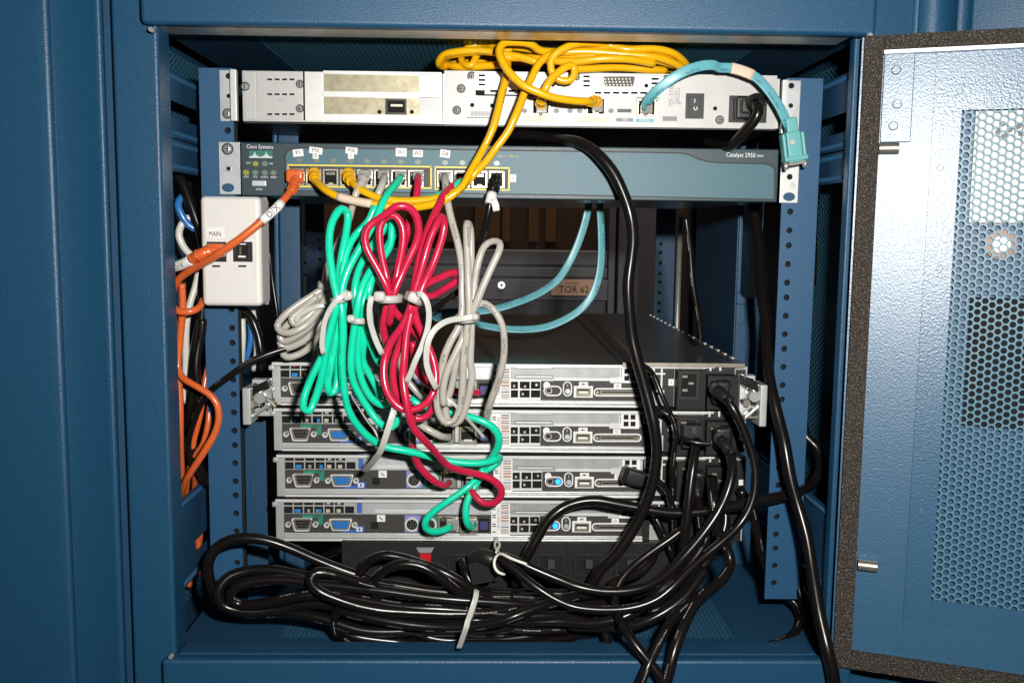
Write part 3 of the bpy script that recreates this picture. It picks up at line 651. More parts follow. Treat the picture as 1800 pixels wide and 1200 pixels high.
for t, x, y in (('SYST', 437, 287), ('RPS', 477, 288), ('STAT', 433, 311), ('UTIL', 449, 311), ('DUPLX', 465, 311.5), ('SPEED', 481, 312), ('MODE', 456, 333)): b.text(t, x, y, YS, 3.2, 'white_print', sx=.85)
b.build('status_light', sw)
b = B(); X0, X1, Z0, Z1 = R(443, 317, 469, 328, YS); b.box(X0, X1, YS-.002, YS, Z0, Z1, 'zinc'); b.build('mode_button', sw, bevel=.0018, seg=3)
b = B(); b.frame(505.5, 290.5, 759, 330.5, YT, 2.6, .0006, 'yellow_line'); b.frame(764, 293.5, 896, 334.5, YT, 2.6, .0006, 'yellow_line'); b.build('port_outline', sw)
b = B(); b.px(509, 294, 756, 327.5, YT, .0003, 'dark_panel'); b.px(767, 297, 893, 331.5, YT, .0003, 'dark_panel'); b.build('port_housing', sw)
PORT = [522+29.9*i for i in range(8)] + [782.5+30.2*i for i in range(4)]
def pdy(i): return (PORT[i]-522)*.0125
for i in range(12):
    x = PORT[i]; d = pdy(i); jack(sw, x-13.2, 297+d, x+13.2, 326+d, YT-.0003, 'nickel', .0018)
b = B()
for i in range(12): b.disc(PORT[i]+(5-i*.25 if i < 8 else 0), 282+pdy(i)*1.2, YT, 4.2, .0005, 'led_green', 12, 1.25)
b.text('10Base-T / 100Base-TX', 893, 275, YT, 3.5, 'tan_print', sx=.8); b.build('port_light', sw)
def sticker(par, lines, x0, y0, x1, y1, Y, ang, h):
    c = U((x0+x1)/2, (y0+y1)/2, Y); pm = PM(Y); hx, hz = (x1-x0)/2/pm, (y1-y0)/2/pm
    r = Vector((math.cos(ang), 0, math.sin(ang))); u = Vector((-math.sin(ang), 0, math.cos(ang)))
    b = B(); b.obox(c+Vector((0, -.0002, 0)), r*hx, Vector((0, .00015, 0)), u*hz, 'label_white')
    for i, t in enumerate(lines):
        P = c + u*((len(lines)-1)/2-i)*h*1.35/pm + Vector((0, -.0004, 0)); b.text(t, 0, 0, Y, h, 'black_print', right=r, up=u, at=P, off=.0001, sx=.9)
    return b.build('sticker', par)
sticker(sw, ['P1'], 515.5, 263, 533, 275, YT, .10, 7); sticker(sw, ['PIX'], 544, 259.5, 566.5, 270.5, YT, -.12, 7); sticker(sw, ['0'], 550, 268, 560, 279, YT-.0004, .0, 7)
sticker(sw, ['PIX'], 608, 259.5, 628, 270.5, YT, -.1, 7); sticker(sw, ['1'], 612, 268, 622, 279, YT-.0004, 0, 7)
sticker(sw, ['W1'], 696, 261, 714.5, 275, YT, -.03, 7); sticker(sw, ['W2'], 726, 264, 743, 276, YT, -.02, 7); sticker(sw, ['D8'], 774, 264, 791, 277, YT, -.12, 7); sticker(sw, ['x'], 897, 307, 907, 320, YT, 0, 6)
b = B(); b.text('Catalyst 2950', 1302, 273, YS, 7.5, 'white_print', sx=.88, ang=-.012); b.text('SERIES', 1336, 274.5, YS, 3.5, 'white_print', sx=.9); b.build('printing', sw)
e1 = B(); e1.px(386, 250, 424, 342, -.0003, .002, 'zinc'); e1 = e1.build('rack_ear', sw, bevel=.0005)
b = B(); screw(b, 400, 262, -.0023, 8); b.build('screw', e1); b = B(); b.disc(396, 281, -.0023, 5, .0003, 'zinc'); b.disc(401.5, 296.5, -.0023, 6, .0005, 'chrome'); b.disc(401.5, 296.5, -.0028, 3.4, .0002, 'void'); b.build('washer', e1); b = B(); b.disc(401, 330, -.0023, 7.5, .0003, 'blue_paint', 16, 1.4); b.build('slot', e1)
e2 = B(); e2.px(1371, 262, 1403, 357, -.0003, .002, 'silver_bright'); e2 = e2.build('rack_ear', sw, bevel=.0005)
b = B(); b.disc(1388, 311, -.0023, 5, .0003, 'void'); b.disc(1393, 326, -.0023, 6, .0004, 'zinc'); b.disc(1387, 346, -.0023, 7.5, .0003, 'blue_dark', 16, 1.4); b.build('screw_hole', e2)
# ================================================================ SERVERS
YV = 0.012; ANCH = [645.5, 725.7, 805.6, 883.5]; DXP = [-3.0, 0.0, 1.5, 0.5]
pmv = PM(YV)
OFF = [Vector((DXP[i]/pmv, 0, U(940, ANCH[i], YV).z - U(940, ANCH[1], YV).z)) for i in range(4)]
def srow(y, row): return y            # picture rows are folded onto the second server below
class SB(B):
    """builder that folds measurements made on server row r onto row 1 (the second server)"""
    row = 1
    def px(s, x0, y0, x1, y1, Y, d, m, sink=0.0):
        X0, X1, Z0, Z1 = R(x0, y0, x1, y1, Y); o = OFF[s.row]
        return s.box(X0-o.x, X1-o.x, Y-d, Y+sink, Z0-o.z, Z1-o.z, m)
    def disc(s, px, py, Y, rpx, d, m, n=14, sx=1.0):
        c = U(px, py, Y)-OFF[s.row]; r = rpx/PM(Y)
        return s.prism([(c.x+r*sx*math.cos(2*math.pi*i/n), c.z+r*math.sin(2*math.pi*i/n)) for i in range(n)], Y-d, Y+.0003, m)
    def ring(s, px, py, Y, r0, r1, d, m, n=18, sx=1.0):
        k0 = len(s.v); B.ring(s, px, py, Y, r0, r1, d, m, n, sx)
        for i in range(k0, len(s.v)): s.v[i] = s.v[i]-OFF[s.row]
        return s
    def dsh(s, x0, y0, x1, y1, Y, d, m, sl=3.0):
        k0 = len(s.v); s.prism(dshape(x0, y0, x1, y1, Y, sl), Y-d, Y, m)
        for i in range(k0, len(s.v)): s.v[i] = s.v[i]-OFF[s.row]
        return s
    def txt(s, t, x, y, Y, h, m, **k):
        k0 = len(s.v); B.text(s, t, x, y, Y, h, m, **k)
        for i in range(k0, len(s.v)): s.v[i] = s.v[i]-OFF[s.row]
        return s
sx0, sx1 = U(486, 760, YV).x, U(1312, 760, YV).x
z1_ = (U(486, 719, YV).z + U(1312, 724, YV).z)/2; z0_ = (U(486, 789, YV).z + U(1312, 796, YV).z)/2
SL = 0.50
srv = thing('rack_server', ((sx0+sx1)/2, YV+SL/2, z0_), 'x', 'server', 'silver rack servers stacked in the middle of the cabinet')
b = SB(); b.box(sx0, sx1, YV+.0015, YV+SL, z0_, z1_, 'zinc'); b.build('chassis', srv)
b = SB(); b.box(sx0-.001, sx1-.002, YV-.003, YV+SL+.001, z1_+.0002, z1_+.0012, 'lid_steel'); b.box(sx0-.001, sx1-.03, YV-.0040, YV-.0030, z1_-.0010, z1_+.0012, 'silver_bright')
b.box(sx0-.001, sx1-.002, YV-.0036, YV-.0031, z1_-.0016, z1_-.0011, 'zinc'); lid = b.build('lid', srv)
b = SB(); b.box(sx0-.001, sx0+.006, YV-.0035, YV+.0014, z0_, z1_-.002, 'silver'); b.box(sx0+.006, sx1-.09, YV-.0045, YV-.001, z0_-.0002, z0_+.0016, 'silver_bright'); b.box(sx0+.006, sx1-.09, YV-.0015, YV+.0014, z0_+.0018, z0_+.0046, 'silver')
b.build('rear_frame', srv, bevel=.0004)
YQ = YV
# left vent grid (row 2)
b = SB(); b.row = 2; b.px(497, 799, 628, 824, YQ, .0006, 'silver'); 
for i in range(7):
    x = 499+i*18.1
    if i < 6: b.px(x, 800.3, x+15.9, 809, YQ-.0006, .0002, 'void')
    b.px(x, 811.3, x+15.9, 823.3, YQ-.0006, .0002, 'void')
gr = b.build('vent_grid', srv)
b = SB(); b.row = 2
for i, (m, x, w) in enumerate((('chip_blue', 519, 10), ('chip_beige', 556, 5), ('chip_beige', 574, 7), ('chip_beige', 593, 7), ('chip_blue', 556, 10), ('chrome', 541, 5))):
    b.px(x, 816, x+w, 822, YQ-.0008, .0006, m)
for x in (575, 594): b.px(x, 801.5, x+6, 807.5, YQ-.0008, .0006, 'chip_beige')
b.px(518, 802, 527, 805, YQ-.0008, .0005, 'chip_red'); b.build('component', gr)
b = SB(); b.row = 2; b.px(497, 825.8, 868, 858, YQ, .0008, 'dark_panel'); b.px(951.5, 829, 1131, 862, YQ, .0008, 'dark_panel'); b.build('port_panel', srv)
YR = YQ-.0008
b = SB(); b.row = 2; b.px(629, 797, 637, 823, YQ, .0004, 'tag_blue'); b.px(638, 798, 868, 825, YQ, .0003, 'zinc')
b.px(660, 818, 760, 823, YQ-.0003, .0008, 'silver_bright'); b.px(640, 800, 760, 803, YQ-.0003, .0006, 'silver_bright')
b.px(730, 802, 838, 806, YQ-.0003, .0008, 'silver_bright'); b.px(843, 799, 862, 803, YQ-.0003, .0007, 'silver_bright'); b.build('slot_cover', srv)
b = SB(); b.row = 1; b.px(899.5, 722.5, 1089.5, 746, YQ, .0004, 'zinc_dull')
for y in (724.5, 740.5): b.px(906, y-1, 972, y+4, YQ-.0004, .0001, 'black_print'); b.px(907, y, 971, y+2.8, YQ-.0005, .0012, 'silver_bright')
b.px(975, 744.3, 1075, 748.5, YQ-.0004, .0012, 'silver_bright'); b.px(1072, 743, 1092, 752, YQ-.0008, .002, 'silver_bright'); b.build('slot_cover', srv)
b = SB(); b.row = 2; b.dsh(513.5, 831, 550.5, 854, YR, .003, 'silver_bright', 5); b.dsh(516, 833, 549, 852, YR-.003, .001, 'nickel', 4); b.dsh(519, 835.5, 546, 849.5, YR-.004, .0002, 'black_plastic', 4)
for r_ in range(2):
    for i in range(5-r_): b.disc(524+i*4.6+r_*2.3, 839.5+r_*5.5, YR-.0042, 1.1, .0012, 'nickel', 6)
for x in (508, 556): b.disc(x, 842, YR, 5.4, .0035, 'silver_bright', 6); b.disc(x, 842, YR-.0035, 2.6, .001, 'nickel', 8)
b.build('serial_port', srv)
b = SB(); b.row = 2; b.dsh(579.5, 832.5, 620.5, 854, YR, .0015, 'silver_bright', 5); b.dsh(582, 835, 618, 852, YR-.0015, .001, 'nickel', 4); b.dsh(585, 837.5, 615, 850, YR-.0025, .0012, 'vga_blue', 4)
for r_ in range(3):
    for i in range(5): b.disc(590+i*4.6+(r_ % 2)*2, 840+r_*3.6, YR-.0037, .8, .0002, 'black_print', 6)
for x in (576, 625): b.disc(x, 843, YR, 5.4, .0035, 'silver_bright', 6); b.disc(x, 843, YR-.0035, 2.6, .001, 'nickel', 8)
b.build('video_port', srv)
b = SB(); b.row = 2
b.px(532, 826.3, 569, 831, YR, .0002, 'tag_green'); b.px(560, 831, 569, 844, YR, .0002, 'tag_green'); b.txt('IOIOI', 559, 828.6, YR-.0002, 3.6, 'black_print')
b.px(601, 853, 641, 857.5, YR, .0002, 'tag_blue'); b.px(625, 846, 641, 853, YR, .0002, 'tag_blue'); b.px(628, 848.5, 638, 855.5, YR-.0002, .0002, 'white_print'); b.disc(633, 852, YR-.0004, 2.6, .0002, 'tag_blue', 10)
b.px(713, 827, 741, 857, YR, .0002, 'tag_purple'); b.px(742, 829, 771, 858, YR, .0002, 'tag_green')
b.px(664, 826.5, 678.5, 838.5, YR, .0003, 'label_white'); b.prism([(q.x-OFF[2].x, q.z-OFF[2].z) for q in (U(668, 829.5, YR), U(675, 835, YR), U(673.8, 836, YR), U(667, 830.5, YR))], YR-.0005, YR-.0003, 'black_print')
b.px(653, 839, 666, 851, YR, .0002, 'void'); b.build('printing', srv)
for x in (726, 757):
    b = SB(); b.row = 2; b.ring(x, 843, YR-.0002, 9.8, 13.0, .002, 'silver_bright'); b.disc(x, 843, YR-.0002, 9.4, .0012, 'black_plastic'); b.disc(x, 843, YR-.0014, 3.5, .0006, 'dark_panel', 6)
    for a_ in range(6): b.disc(x+6.3*math.cos(a_*1.05), 843+6.3*math.sin(a_*1.05), YR-.0014, 1.0, .0003, 'nickel', 6)
    b.build('round_port', srv)
def sjack(x0, y0, x1, y1, row, name='network_jack'):
    b = SB(); b.row = row; b.px(x0, y0, x1, y1, YR, .001, 'nickel'); b.px(x0+3, y0+3, x1-3, y1-7, YR-.001, .0003, 'void')
    for i in range(8): b.px(x0+5+i*(x1-x0-10)/8, y0+4, x0+6.2+i*(x1-x0-10)/8, y0+9, YR-.0013, .0006, 'nickel')
    b.px(x0+8, y1-8.5, x1-8, y1-5, YR-.0013, .0008, 'silver_bright'); b.px(x0+1, y0+1, x0+6, y0+4.5, YR-.001, .0006, 'led_yellow')
    return b.build(name, srv)
sjack(772, 828, 801, 859, 2); sjack(810, 829, 840, 860, 2)
b = SB(); b.row = 2; b.px(802.5, 829, 808.5, 856, YR, .0015, 'zinc'); b.px(844, 833, 862, 857, YR, .0006, 'void'); b.px(846, 838, 860, 853, YR-.0006, .0003, 'port_violet'); b.build('management_port', srv)
b = SB(); b.row = 2; b.px(866, 802, 899, 864, YR, .0006, 'label_white')
random.seed(3)
y = 805
while y < 860: h = random.choice((1.2, 2, 3)); b.px(883, y, 897, y+h, YR-.0006, .0002, random.choice(('bar_brown', 'bar_brown', 'bar_blue', 'grey_print'))); y += h+random.choice((1.5, 2.2))
for y in (812, 816, 826, 830, 842, 846, 856): b.px(868, y, 874, y+1.8, YR-.0006, .0002, 'black_print')
b.txt('OK21690C9F1', 878.5, 833, YR-.0006, 5.5, 'grey_print', ang=-math.pi/2, sx=.9); b.build('barcode_label', srv)
b = SB(); b.row = 1; b.px(898, 748, 951, 782, YQ, .0006, 'silver_bright')
for i in range(3):
    for j in range(2): b.px((899, 914.6, 934)[i], 750.3+j*15, (911.6, 932, 950.3)[i], 763+j*15, YQ-.0006, .0002, 'void')
g2 = b.build('vent_grid', srv)
b = SB(); b.row = 1
for x, y, m in ((903, 756, 'chip_beige'), (915, 762, 'chrome'), (918, 770, 'chip_beige'), (942, 754, 'chrome'), (922, 757, 'chip_beige')): b.px(x, y, x+3.5, y+4, YQ-.0008, .0005, m)
b.build('component', g2)
def pill(b, x0, y0, x1, y1, Y, d, m, row):
    r = (y1-y0)/2 if (x1-x0) > (y1-y0) else (x1-x0)/2; pts = []
    if (x1-x0) >= (y1-y0): cs = ((x1-r, (y0+y1)/2, -90), (x0+r, (y0+y1)/2, 90))
    else: cs = (((x0+x1)/2, y0+r, 180), ((x0+x1)/2, y1-r, 0))
    for cx, cy, a0 in cs:
        for k_ in range(9):
            a = math.radians(a0+k_*22.5); q = U(cx+r*math.cos(a), cy+r*math.sin(a), Y)-OFF[row]; pts.append((q.x, q.z))
    b.prism(pts, Y-d, Y, m)
b = SB(); b.row = 1
for args in ((956, 757.5, 988, 775.5, 'label_white', 'dark_panel', 958, 759.8, 985.8, 773.2), (990, 750, 1006, 776, 'label_white', 'dark_panel', 992, 752, 1004, 774), (1043.5, 761.5, 1129, 776, 'label_white', 'dark_panel', 1045.8, 764, 1126.5, 773.5)):
    pill(b, *args[:4], YR, .0003, args[4], 1); pill(b, *args[6:], YR-.0003, .0002, args[5], 1)
pill(b, 956, 750.5, 967.5, 764, YR, .00028, 'label_white', 1)

for (x0, y0, x1, y1) in ((1009, 758, 1042.5, 778),): b.px(x0, y0, x1, y1, YR, .0003, 'label_white')
b.px(1018, 751, 1034, 759, YR, .00025, 'label_white'); b.px(1022, 754.5, 1030, 755.8, YR-.0003, .0002, 'black_print'); b.px(1025, 753, 1026.2, 757, YR-.0003, .0002, 'black_print')
b.px(1079, 753.5, 1092, 762, YR, .00025, 'label_white'); b.ring(1085.5, 758, YR-.0003, 1.8, 2.8, .0002, 'grey_print', 10)
b.txt('1', 961.5, 755.5, YR-.0003, 3.5, 'grey_print'); b.txt('2', 998, 757, YR-.0005, 4, 'label_white')
b.build('printing', srv)
b = SB(); b.row = 1; b.disc(965.3, 766, YR-.0005, 5.8, .001, 'chrome'); b.disc(965.3, 766, YR-.0015, 4.6, .0002, 'black_plastic'); b.disc(998.4, 767, YR-.0005, 4.6, .0015, 'zinc'); b.build('button', srv)
b = SB(); b.row = 1; b.disc(979, 766.3, YR-.0005, 4.8, .0014, 'dark_panel'); light = b.build('identify_light', srv)
b = SB(); b.row = 1; b.px(1013, 761.5, 1038.5, 774.5, YR-.0003, .003, 'nickel'); b.px(1015.5, 764, 1036, 772, YR-.0033, .0003, 'void'); b.px(1017, 767, 1034.5, 771.5, YR-.0036, .0004, 'cream_plate'); b.build('usb_port', srv)
b = SB(); b.row = 1; b.px(1055, 765.5, 1118, 772.3, YR-.0005, .002, 'nickel'); b.px(1057, 767.4, 1116, 770.5, YR-.0025, .0003, 'black_plastic')
for x in (1050, 1122): b.disc(x, 768.8, YR-.0005, 3.3, .0025, 'nickel', 6)
b.build('scsi_port', srv)
b = SB(); b.row = 1; b.px(1092, 723.5, 1124, 752, YQ, .0025, 'label_white')
for i in range(2):
    for j in range(2): b.px(1097.5+i*12.2, 728.5+j*12, 1106+i*12.2, 736.8+j*12, YQ-.0025, .0002, 'void')
b.build('vent_block', srv)
b = SB(); b.row = 0; b.px(1128, 641, 1184, 714, YQ, .0003, 'black_plastic'); b.px(1131, 642, 1150, 664, YQ-.0003, .001, 'silver_bright'); b.px(1134, 645, 1146, 650, YQ-.0013, .0002, 'chip_blue'); b.px(1134, 655, 1146, 660, YQ-.0013, .0002, 'void')
b.px(1160, 642, 1163, 690, YQ-.0003, .0015, 'silver_bright'); b.px(1150, 655, 1168, 658, YQ-.0003, .0012, 'silver_bright'); b.px(1145, 685, 1166, 712, YQ-.0003, .001, 'silver'); b.disc(1155, 692, YQ-.0013, 3, .0003, 'void')
b.px(1174, 666, 1183.5, 677.5, YQ-.0003, .0003, 'label_white'); b.txt('1', 1178.7, 671.7, YQ-.0006, 6, 'black_print'); b.build('fan_housing', srv)
for k_, (x0, y0, x1, y1) in enumerate(((1184.5, 647, 1235, 717), (1237, 657, 1290, 716))):
    b = SB(); b.row = 0; b.px(x0, y0, x1, y1, YQ, .012, 'psu_black'); b.px(x0+1, y0-13 if k_ else y0-4, x1-1, y0-.3, YQ, .004, 'black_plastic')
    if k_:
        for x in (1246, 1263): b.px(x, 642, x+4, 652, YQ-.004, .001, 'silver_bright')
    ps = b.build('power_supply', srv, bevel=.0008)
    b = SB(); b.row = 0; b.px(x0+8, y0+6, x1-8, y1-16, YQ-.012, .0006, 'black_plastic'); b.px(x0+12, y0+10, x1-12, y1-20, YQ-.0126, .0002, 'void')
    for q in ((13, 14), (13, 38), (24, 26)): b.px(x0+q[0], y0+q[1]-2, x0+q[0]+9, y0+q[1]+2, YQ-.0126, .0025, 'nickel')
    b.build('power_inlet', ps)
b = SB(); b.row = 0; b.px(1291, 650, 1308, 714, YQ, .002, 'black_plastic'); b.px(1299, 684, 1307, 694, YQ-.002, .0003, 'label_white'); b.build('side_cover', srv)
b = SB(); b.px(477, 721, 487, 730, YQ, .0045, 'zinc'); b.build('latch_pin', srv, bevel=.001)
LB = ['topmost silver server of the stack, its dark lid showing',
      'second silver server from the top, between the topmost server and the one with red plugs',
      'third silver server from the top, red cables plugged into it and blue light lit',
      'lowest silver server of the stack, green cables plugged in, just above the black power strip']
servers = []
base_loc = srv.location.copy()
for i in (1, 0, 2, 3):
    s_ = srv if i == 1 else copy_tree(srv)
    s_.location = base_loc + OFF[i] - OFF[1]; s_['label'] = LB[i]; servers.append((i, s_)); s_.rotation_euler.z = math.radians((.12, -.15, .18, -.08)[i])
    if i >= 2:
        for ch in s_.children:
            if ch.name.startswith('identify_light'):
                me = ch.data.copy(); me.materials.clear(); me.materials.append(MATS['led_blue']); ch.data = me
# raised second lid edge and latch brackets of the top server
top = [s for i, s in servers if i == 0][0]
WO[top.name] = top.location.copy()
zt0 = z1_ + OFF[0].z
b = B(); a0 = U(1095, 627, YV-.01); a1 = U(1310, 634, YV-.01)
b.box(a0.x, a1.x, YV-.006, YV+SL, zt0+.0016, zt0+.0035, 'lid_steel'); b.box(a0.x, a1.x, YV-.0072, YV-.0062, zt0+.0005, zt0+.0038, 'nickel'); rl = b.build('raised_lid', top); WO[rl.name] = WO[top.name]
b = B(); yy = YV+.03
while yy < YV+SL: b.box(a1.x-.0022, a1.x+.0004, yy, yy+.010, zt0+.0032, zt0+.0042, 'silver_bright'); yy += .028
b.build('lid_tab', rl)
b = B(); s0 = U(1040, 540, 0.45); b.box(U(1128, 625, YV).x-.002, U(1128, 625, YV).x, YV, YV+SL, zt0+.0034, zt0+.0043, 'bare_steel') ; b.build('lid_seam', top)
def latch(x0, y0, x1, y1, sx, lab):
    pm = PM(-.015); c = U((x0+x1)/2, (y0+y1)/2, -.01)
    t = thing('rail_latch', (c.x, -.01, U(x0, y1, -.01).z), lab, 'latch', 'rail latches at the top server')
    b = B(); X0, X1, Z0, Z1 = R(x0, y0, x1, y1, -.01); w = X1-X0; h = Z1-Z0
    b.box(X0+w*.15, X1-w*.25, -.004, .006, Z0+h*.1, Z1-h*.1, 'zinc')
    xa, xb = (X0, X0+w*.28) if sx < 0 else (X1-w*.28, X1)
    b.box(xa, xb, -.022, .004, Z0, Z0+h*.78, 'silver'); b.build('plate', t, bevel=.001)
    random.seed(int(x0)); b = B()
    for q in range(9):
        cx_, cz_ = X0+w*random.uniform(.3, .9), Z0+h*random.uniform(.15, .9); a_ = random.uniform(-1, 1); l_ = random.uniform(.002, .006)
        b.obox((cx_, -.006-random.random()*.008, cz_), (l_*math.cos(a_), 0, l_*math.sin(a_)), (0, .003, .001), (-.0012*math.sin(a_), 0, .0012*math.cos(a_)), random.choice(('polished', 'polished', 'nickel', 'black_plastic')))
    b.build('spring', t, bevel=.0004)
    b = B(); b.obox((X0+w*.5, -.012, Z0+h*.75), (w*.38, 0, sx*-h*.10), (0, .006, 0), (0, 0, h*.10), 'polished'); b.obox((X0+w*.55, -.014, Z0+h*.28), (w*.34, 0, h*.15), (0, .004, 0), (0, 0, h*.05), 'chrome'); b.build('lever', t, bevel=.0012)
    b = B(); b.cyl((X0+w*.55, -.02, Z0+h*.55), (X0+w*.55, 0, Z0+h*.55), .0045, 'chrome'); b.cyl((X0+w*.3, -.017, Z0+h*.42), (X0+w*.3, 0, Z0+h*.42), .003, 'nickel'); b.cyl((X0+w*.78, -.016, Z0+h*.66), (X0+w*.78, 0, Z0+h*.66), .003, 'chrome'); b.build('pin', t)
latch(432, 660, 484, 742, -1, 'silver metal rail latch at the left end of the topmost server')
latch(1296, 652, 1342, 745, 1, 'silver metal rail latch at the right end of the topmost server')
# ================================================================ POWER STRIP
YPS = 0.004
b0 = R(600, 948, 1184, 1042, YPS)
ps = thing('power_strip', ((b0[0]+b0[1])/2, .02, b0[2]), 'black rack power strip with a red rocker switch below the servers', 'power strip')
b = B(); b.box(b0[0], b0[1], YPS, YPS+.09, b0[2], U(930, 952, YPS).z, 'psu_black'); b.build('housing', ps, bevel=.001)
b = B(); b.px(736, 970, 760, 994, YPS, .001, 'black_plastic'); b.px(738.5, 972, 757.5, 993, YPS-.001, .002, 'red_rocker')
q = [(U(x, y, YPS).x, U(x, y, YPS).z) for x, y in ((732, 961), (763, 961), (758, 969.5), (737, 969.5))]; b.prism(list(reversed(q)), YPS-.002, YPS, 'grey_print'); b.build('rocker_switch', ps)
for i, x in enumerate((785, 942, 1008, 1080)):
    b = B(); b.px(x, 971, x+52, 1012, YPS, .0025, 'black_plastic'); b.px(x+7, 976, x+45, 1008, YPS-.0025, .0004, 'void'); b.px(x+20, 979, x+32, 994, YPS-.0029, .008 if i else .001, 'dark_panel'); b.build('outlet', ps, bevel=.0004)
b = B(); b.text('ON  OFF  RESET', 690, 975, YPS, 4, 'grey_print'); b.build('printing', ps)
# ================================================================ WHITE JACK BOX
Yb = -.035
bx = R(353, 345, 459, 538, Yb)
jb = thing('jack_box', ((bx[0]+bx[1])/2, Yb+.015, bx[2]), 'cream plastic wall jack box marked MAIN, mounted on the left rail under the switch', 'jack box')
b = B(); b.box(bx[0], bx[1], Yb, -.0025, bx[2], bx[3], 'box_white'); b.build('cover', jb, bevel=.004, seg=4)
b = B(); b.box(bx[0]-.0002, bx[1]+.0002, -.0125, -.0118, bx[2]-.0002, bx[3]+.0002, 'grey_print'); b.build('seam', jb, bevel=.004, seg=4)
b = B(); ir = R(361, 357, 449, 527, Yb)
for q in ((ir[0], ir[1], ir[3]-.0003, ir[3]), (ir[0], ir[1], ir[2], ir[2]+.0003)): b.box(q[0], q[1], Yb-.0002, Yb, q[2], q[3], 'label_tan')
for q in (ir[0], ir[1]-.0003): b.box(q, q+.0003, Yb-.0002, Yb, ir[2]+.0004, ir[3]-.0004, 'label_tan')
b.build('groove', jb)
b = B(); b.px(364, 400, 394, 418, Yb, .0003, 'label_white'); b.text('MAIN', 378, 411.5, Yb-.0003, 8.5, 'black_print', sx=.72); b.build('sticker', jb)
for x in (364, 410):
    b = B(); b.px(x, 425, x+34, 460, Yb, .0006, 'black_plastic'); b.px(x+8, 431, x+26, 452, Yb-.0006, .0003, 'void')
    for i in range(6): b.px(x+11, 434+i*2.6, x+15, 435.2+i*2.6, Yb-.0009, .0008, 'nickel')
    b.px(x+9, 428, x+22, 430, Yb-.0006, .0003, 'label_white'); b.px(x+9, 449.5, x+22, 452.5, Yb-.0009, .0003, 'label_white'); b.px(x+9, 466, x+23, 469.5, Yb, .0002, 'black_print'); b.build('network_jack', jb)
# ================================================================ CABINET ACROSS THE AISLE
YF = 1.55
fc = thing('distant_cabinet', (0.1, YF, -1.2), 'dim grey cabinet across the aisle, marked TOR 62, seen through the open back', 'cabinet')
def fr(x0, y0, x1, y1, Y=YF): return R(x0, y0, x1, y1, Y)
b = B(); q = fr(380, 437, 1066, 530); b.box(q[0], q[1], YF, YF+.05, -1.2, q[3], 'far_grey')
q = fr(380, 438, 1066, 463); b.box(q[0], q[1], YF-.02, YF-.0005, q[2], q[3], 'far_grey'); q = fr(380, 467, 1066, 484); b.box(q[0], q[1], YF-.02, YF-.0005, q[2], q[3], 'far_grey'); q = fr(380, 488, 1066, 524); b.box(q[0], q[1], YF-.03, YF-.0005, q[2], q[3], 'far_grey'); b.build('lower_panel', fc, bevel=.002)
for x0, x1 in ((1068, 1080), (1085, 1102), (1108, 1150)):
    q = fr(x0, 300, x1, 530); b = B(); b.box(q[0], q[1], YF-.03, YF+.05, -1.2, .5, 'far_grey'); b.build('post', fc, bevel=.003)
q = fr(380, 250, 1066, 434); b = B(); b.box(q[0], q[1], YF+.02, YF+.03, q[2], q[3], 'far_dark'); wn = b.build('window', fc)
WO[wn.name] = WO[fc.name]
b = B()
for x0, x1 in ((560, 640), (700, 735), (770, 800), (835, 878), (884, 897), (930, 948), (960, 978)):
    q = fr(x0, 300, x1, 425); b.box(q[0], q[1], YF+.005, YF+.019, q[2], q[3], 'far_brown')
b.build('wood_slat', wn)
b = B(); c = U(881.5, 501, YF-.03); b.cyl((c.x, YF-.034, c.z), (c.x, YF-.03, c.z), .009, 'chrome'); b.cyl((c.x, YF-.036, c.z), (c.x, YF-.034, c.z), .003, 'black_print'); b.build('lock', fc)
b = B(); b.px(969, 491, 1045, 519, YF-.03, .002, 'sign_tan'); b.text('TOR 62', 1009, 509, YF-.032, 12, 'black_print', sx=.95); b.text('RACK NUMBER', 1006, 498, YF-.032, 2.5, 'black_print'); b.build('number_plate', fc)
b = B(); b.box(-3, 3, 2.4, 2.45, -1.2, 1.4, 'far_dark'); b.build('wall', label='dark wall far behind the distant cabinet', cat='wall')
b = B(); b.box(-3, 3, -1.5, 3, -1.21, -1.2, 'floor_tile'); b.build('floor', kind='structure')
# ================================================================ CABLES
PATH = {}
def rope(name, m, r, segs, label, cat='cable', group=None, n=12, flat=None, wdir=None, step=0.003):
    """one cable: segs is a list of point lists (each a visible run of the same cable)"""
    b = B()
    paths = []
    rg = random.Random(len(label)*131 + len(segs)*17 + int(segs[0][0][0])); tw_ = 0 if flat else rg.uniform(0, 6.28)
    for s in segs:
        P = spline(W(s), step); N_ = len(P); a_, b_, c_, d_ = (rg.uniform(0, 6.28) for _ in range(4)); j = .00045 if m != 'c_black' else .0007
        if not flat:
            for i in range(N_):
                e = min(1, i/6, (N_-1-i)/6)*j; P[i] = P[i] + Vector((math.sin(i*.31+a_)*e+math.sin(i*.13+b_)*e, math.sin(i*.23+c_)*e, math.sin(i*.27+d_)*e))
        paths += P; rr = [r/1000*(1+.035*math.sin(i*.19+a_)+.02*math.sin(i*.53+c_)) for i in range(N_)]
        b.tube(P, rr, m, n=n, flat=flat, wdir=wdir, twist=tw_)
    o = b.build(name, None, label, cat, group); PATH[o.name] = paths; return o
def boot(par, pts, r0, r1, m, name='boot'):
    b = B(); P = spline(W(pts), .002); N = len(P)
    b.tube(P, [ (r0+(r1-r0)*i/(N-1))/1000 for i in range(N)], m, n=12)
    for i in range(2, N-1, 3):
        t = (P[min(i+1, N-1)]-P[i-1]).normalized(); b.cyl(P[i]-t*.0006, P[i]+t*.0006, (r0+(r1-r0)*i/(N-1))/1000+.0006, m, n=12)
    return b.build(name, par)
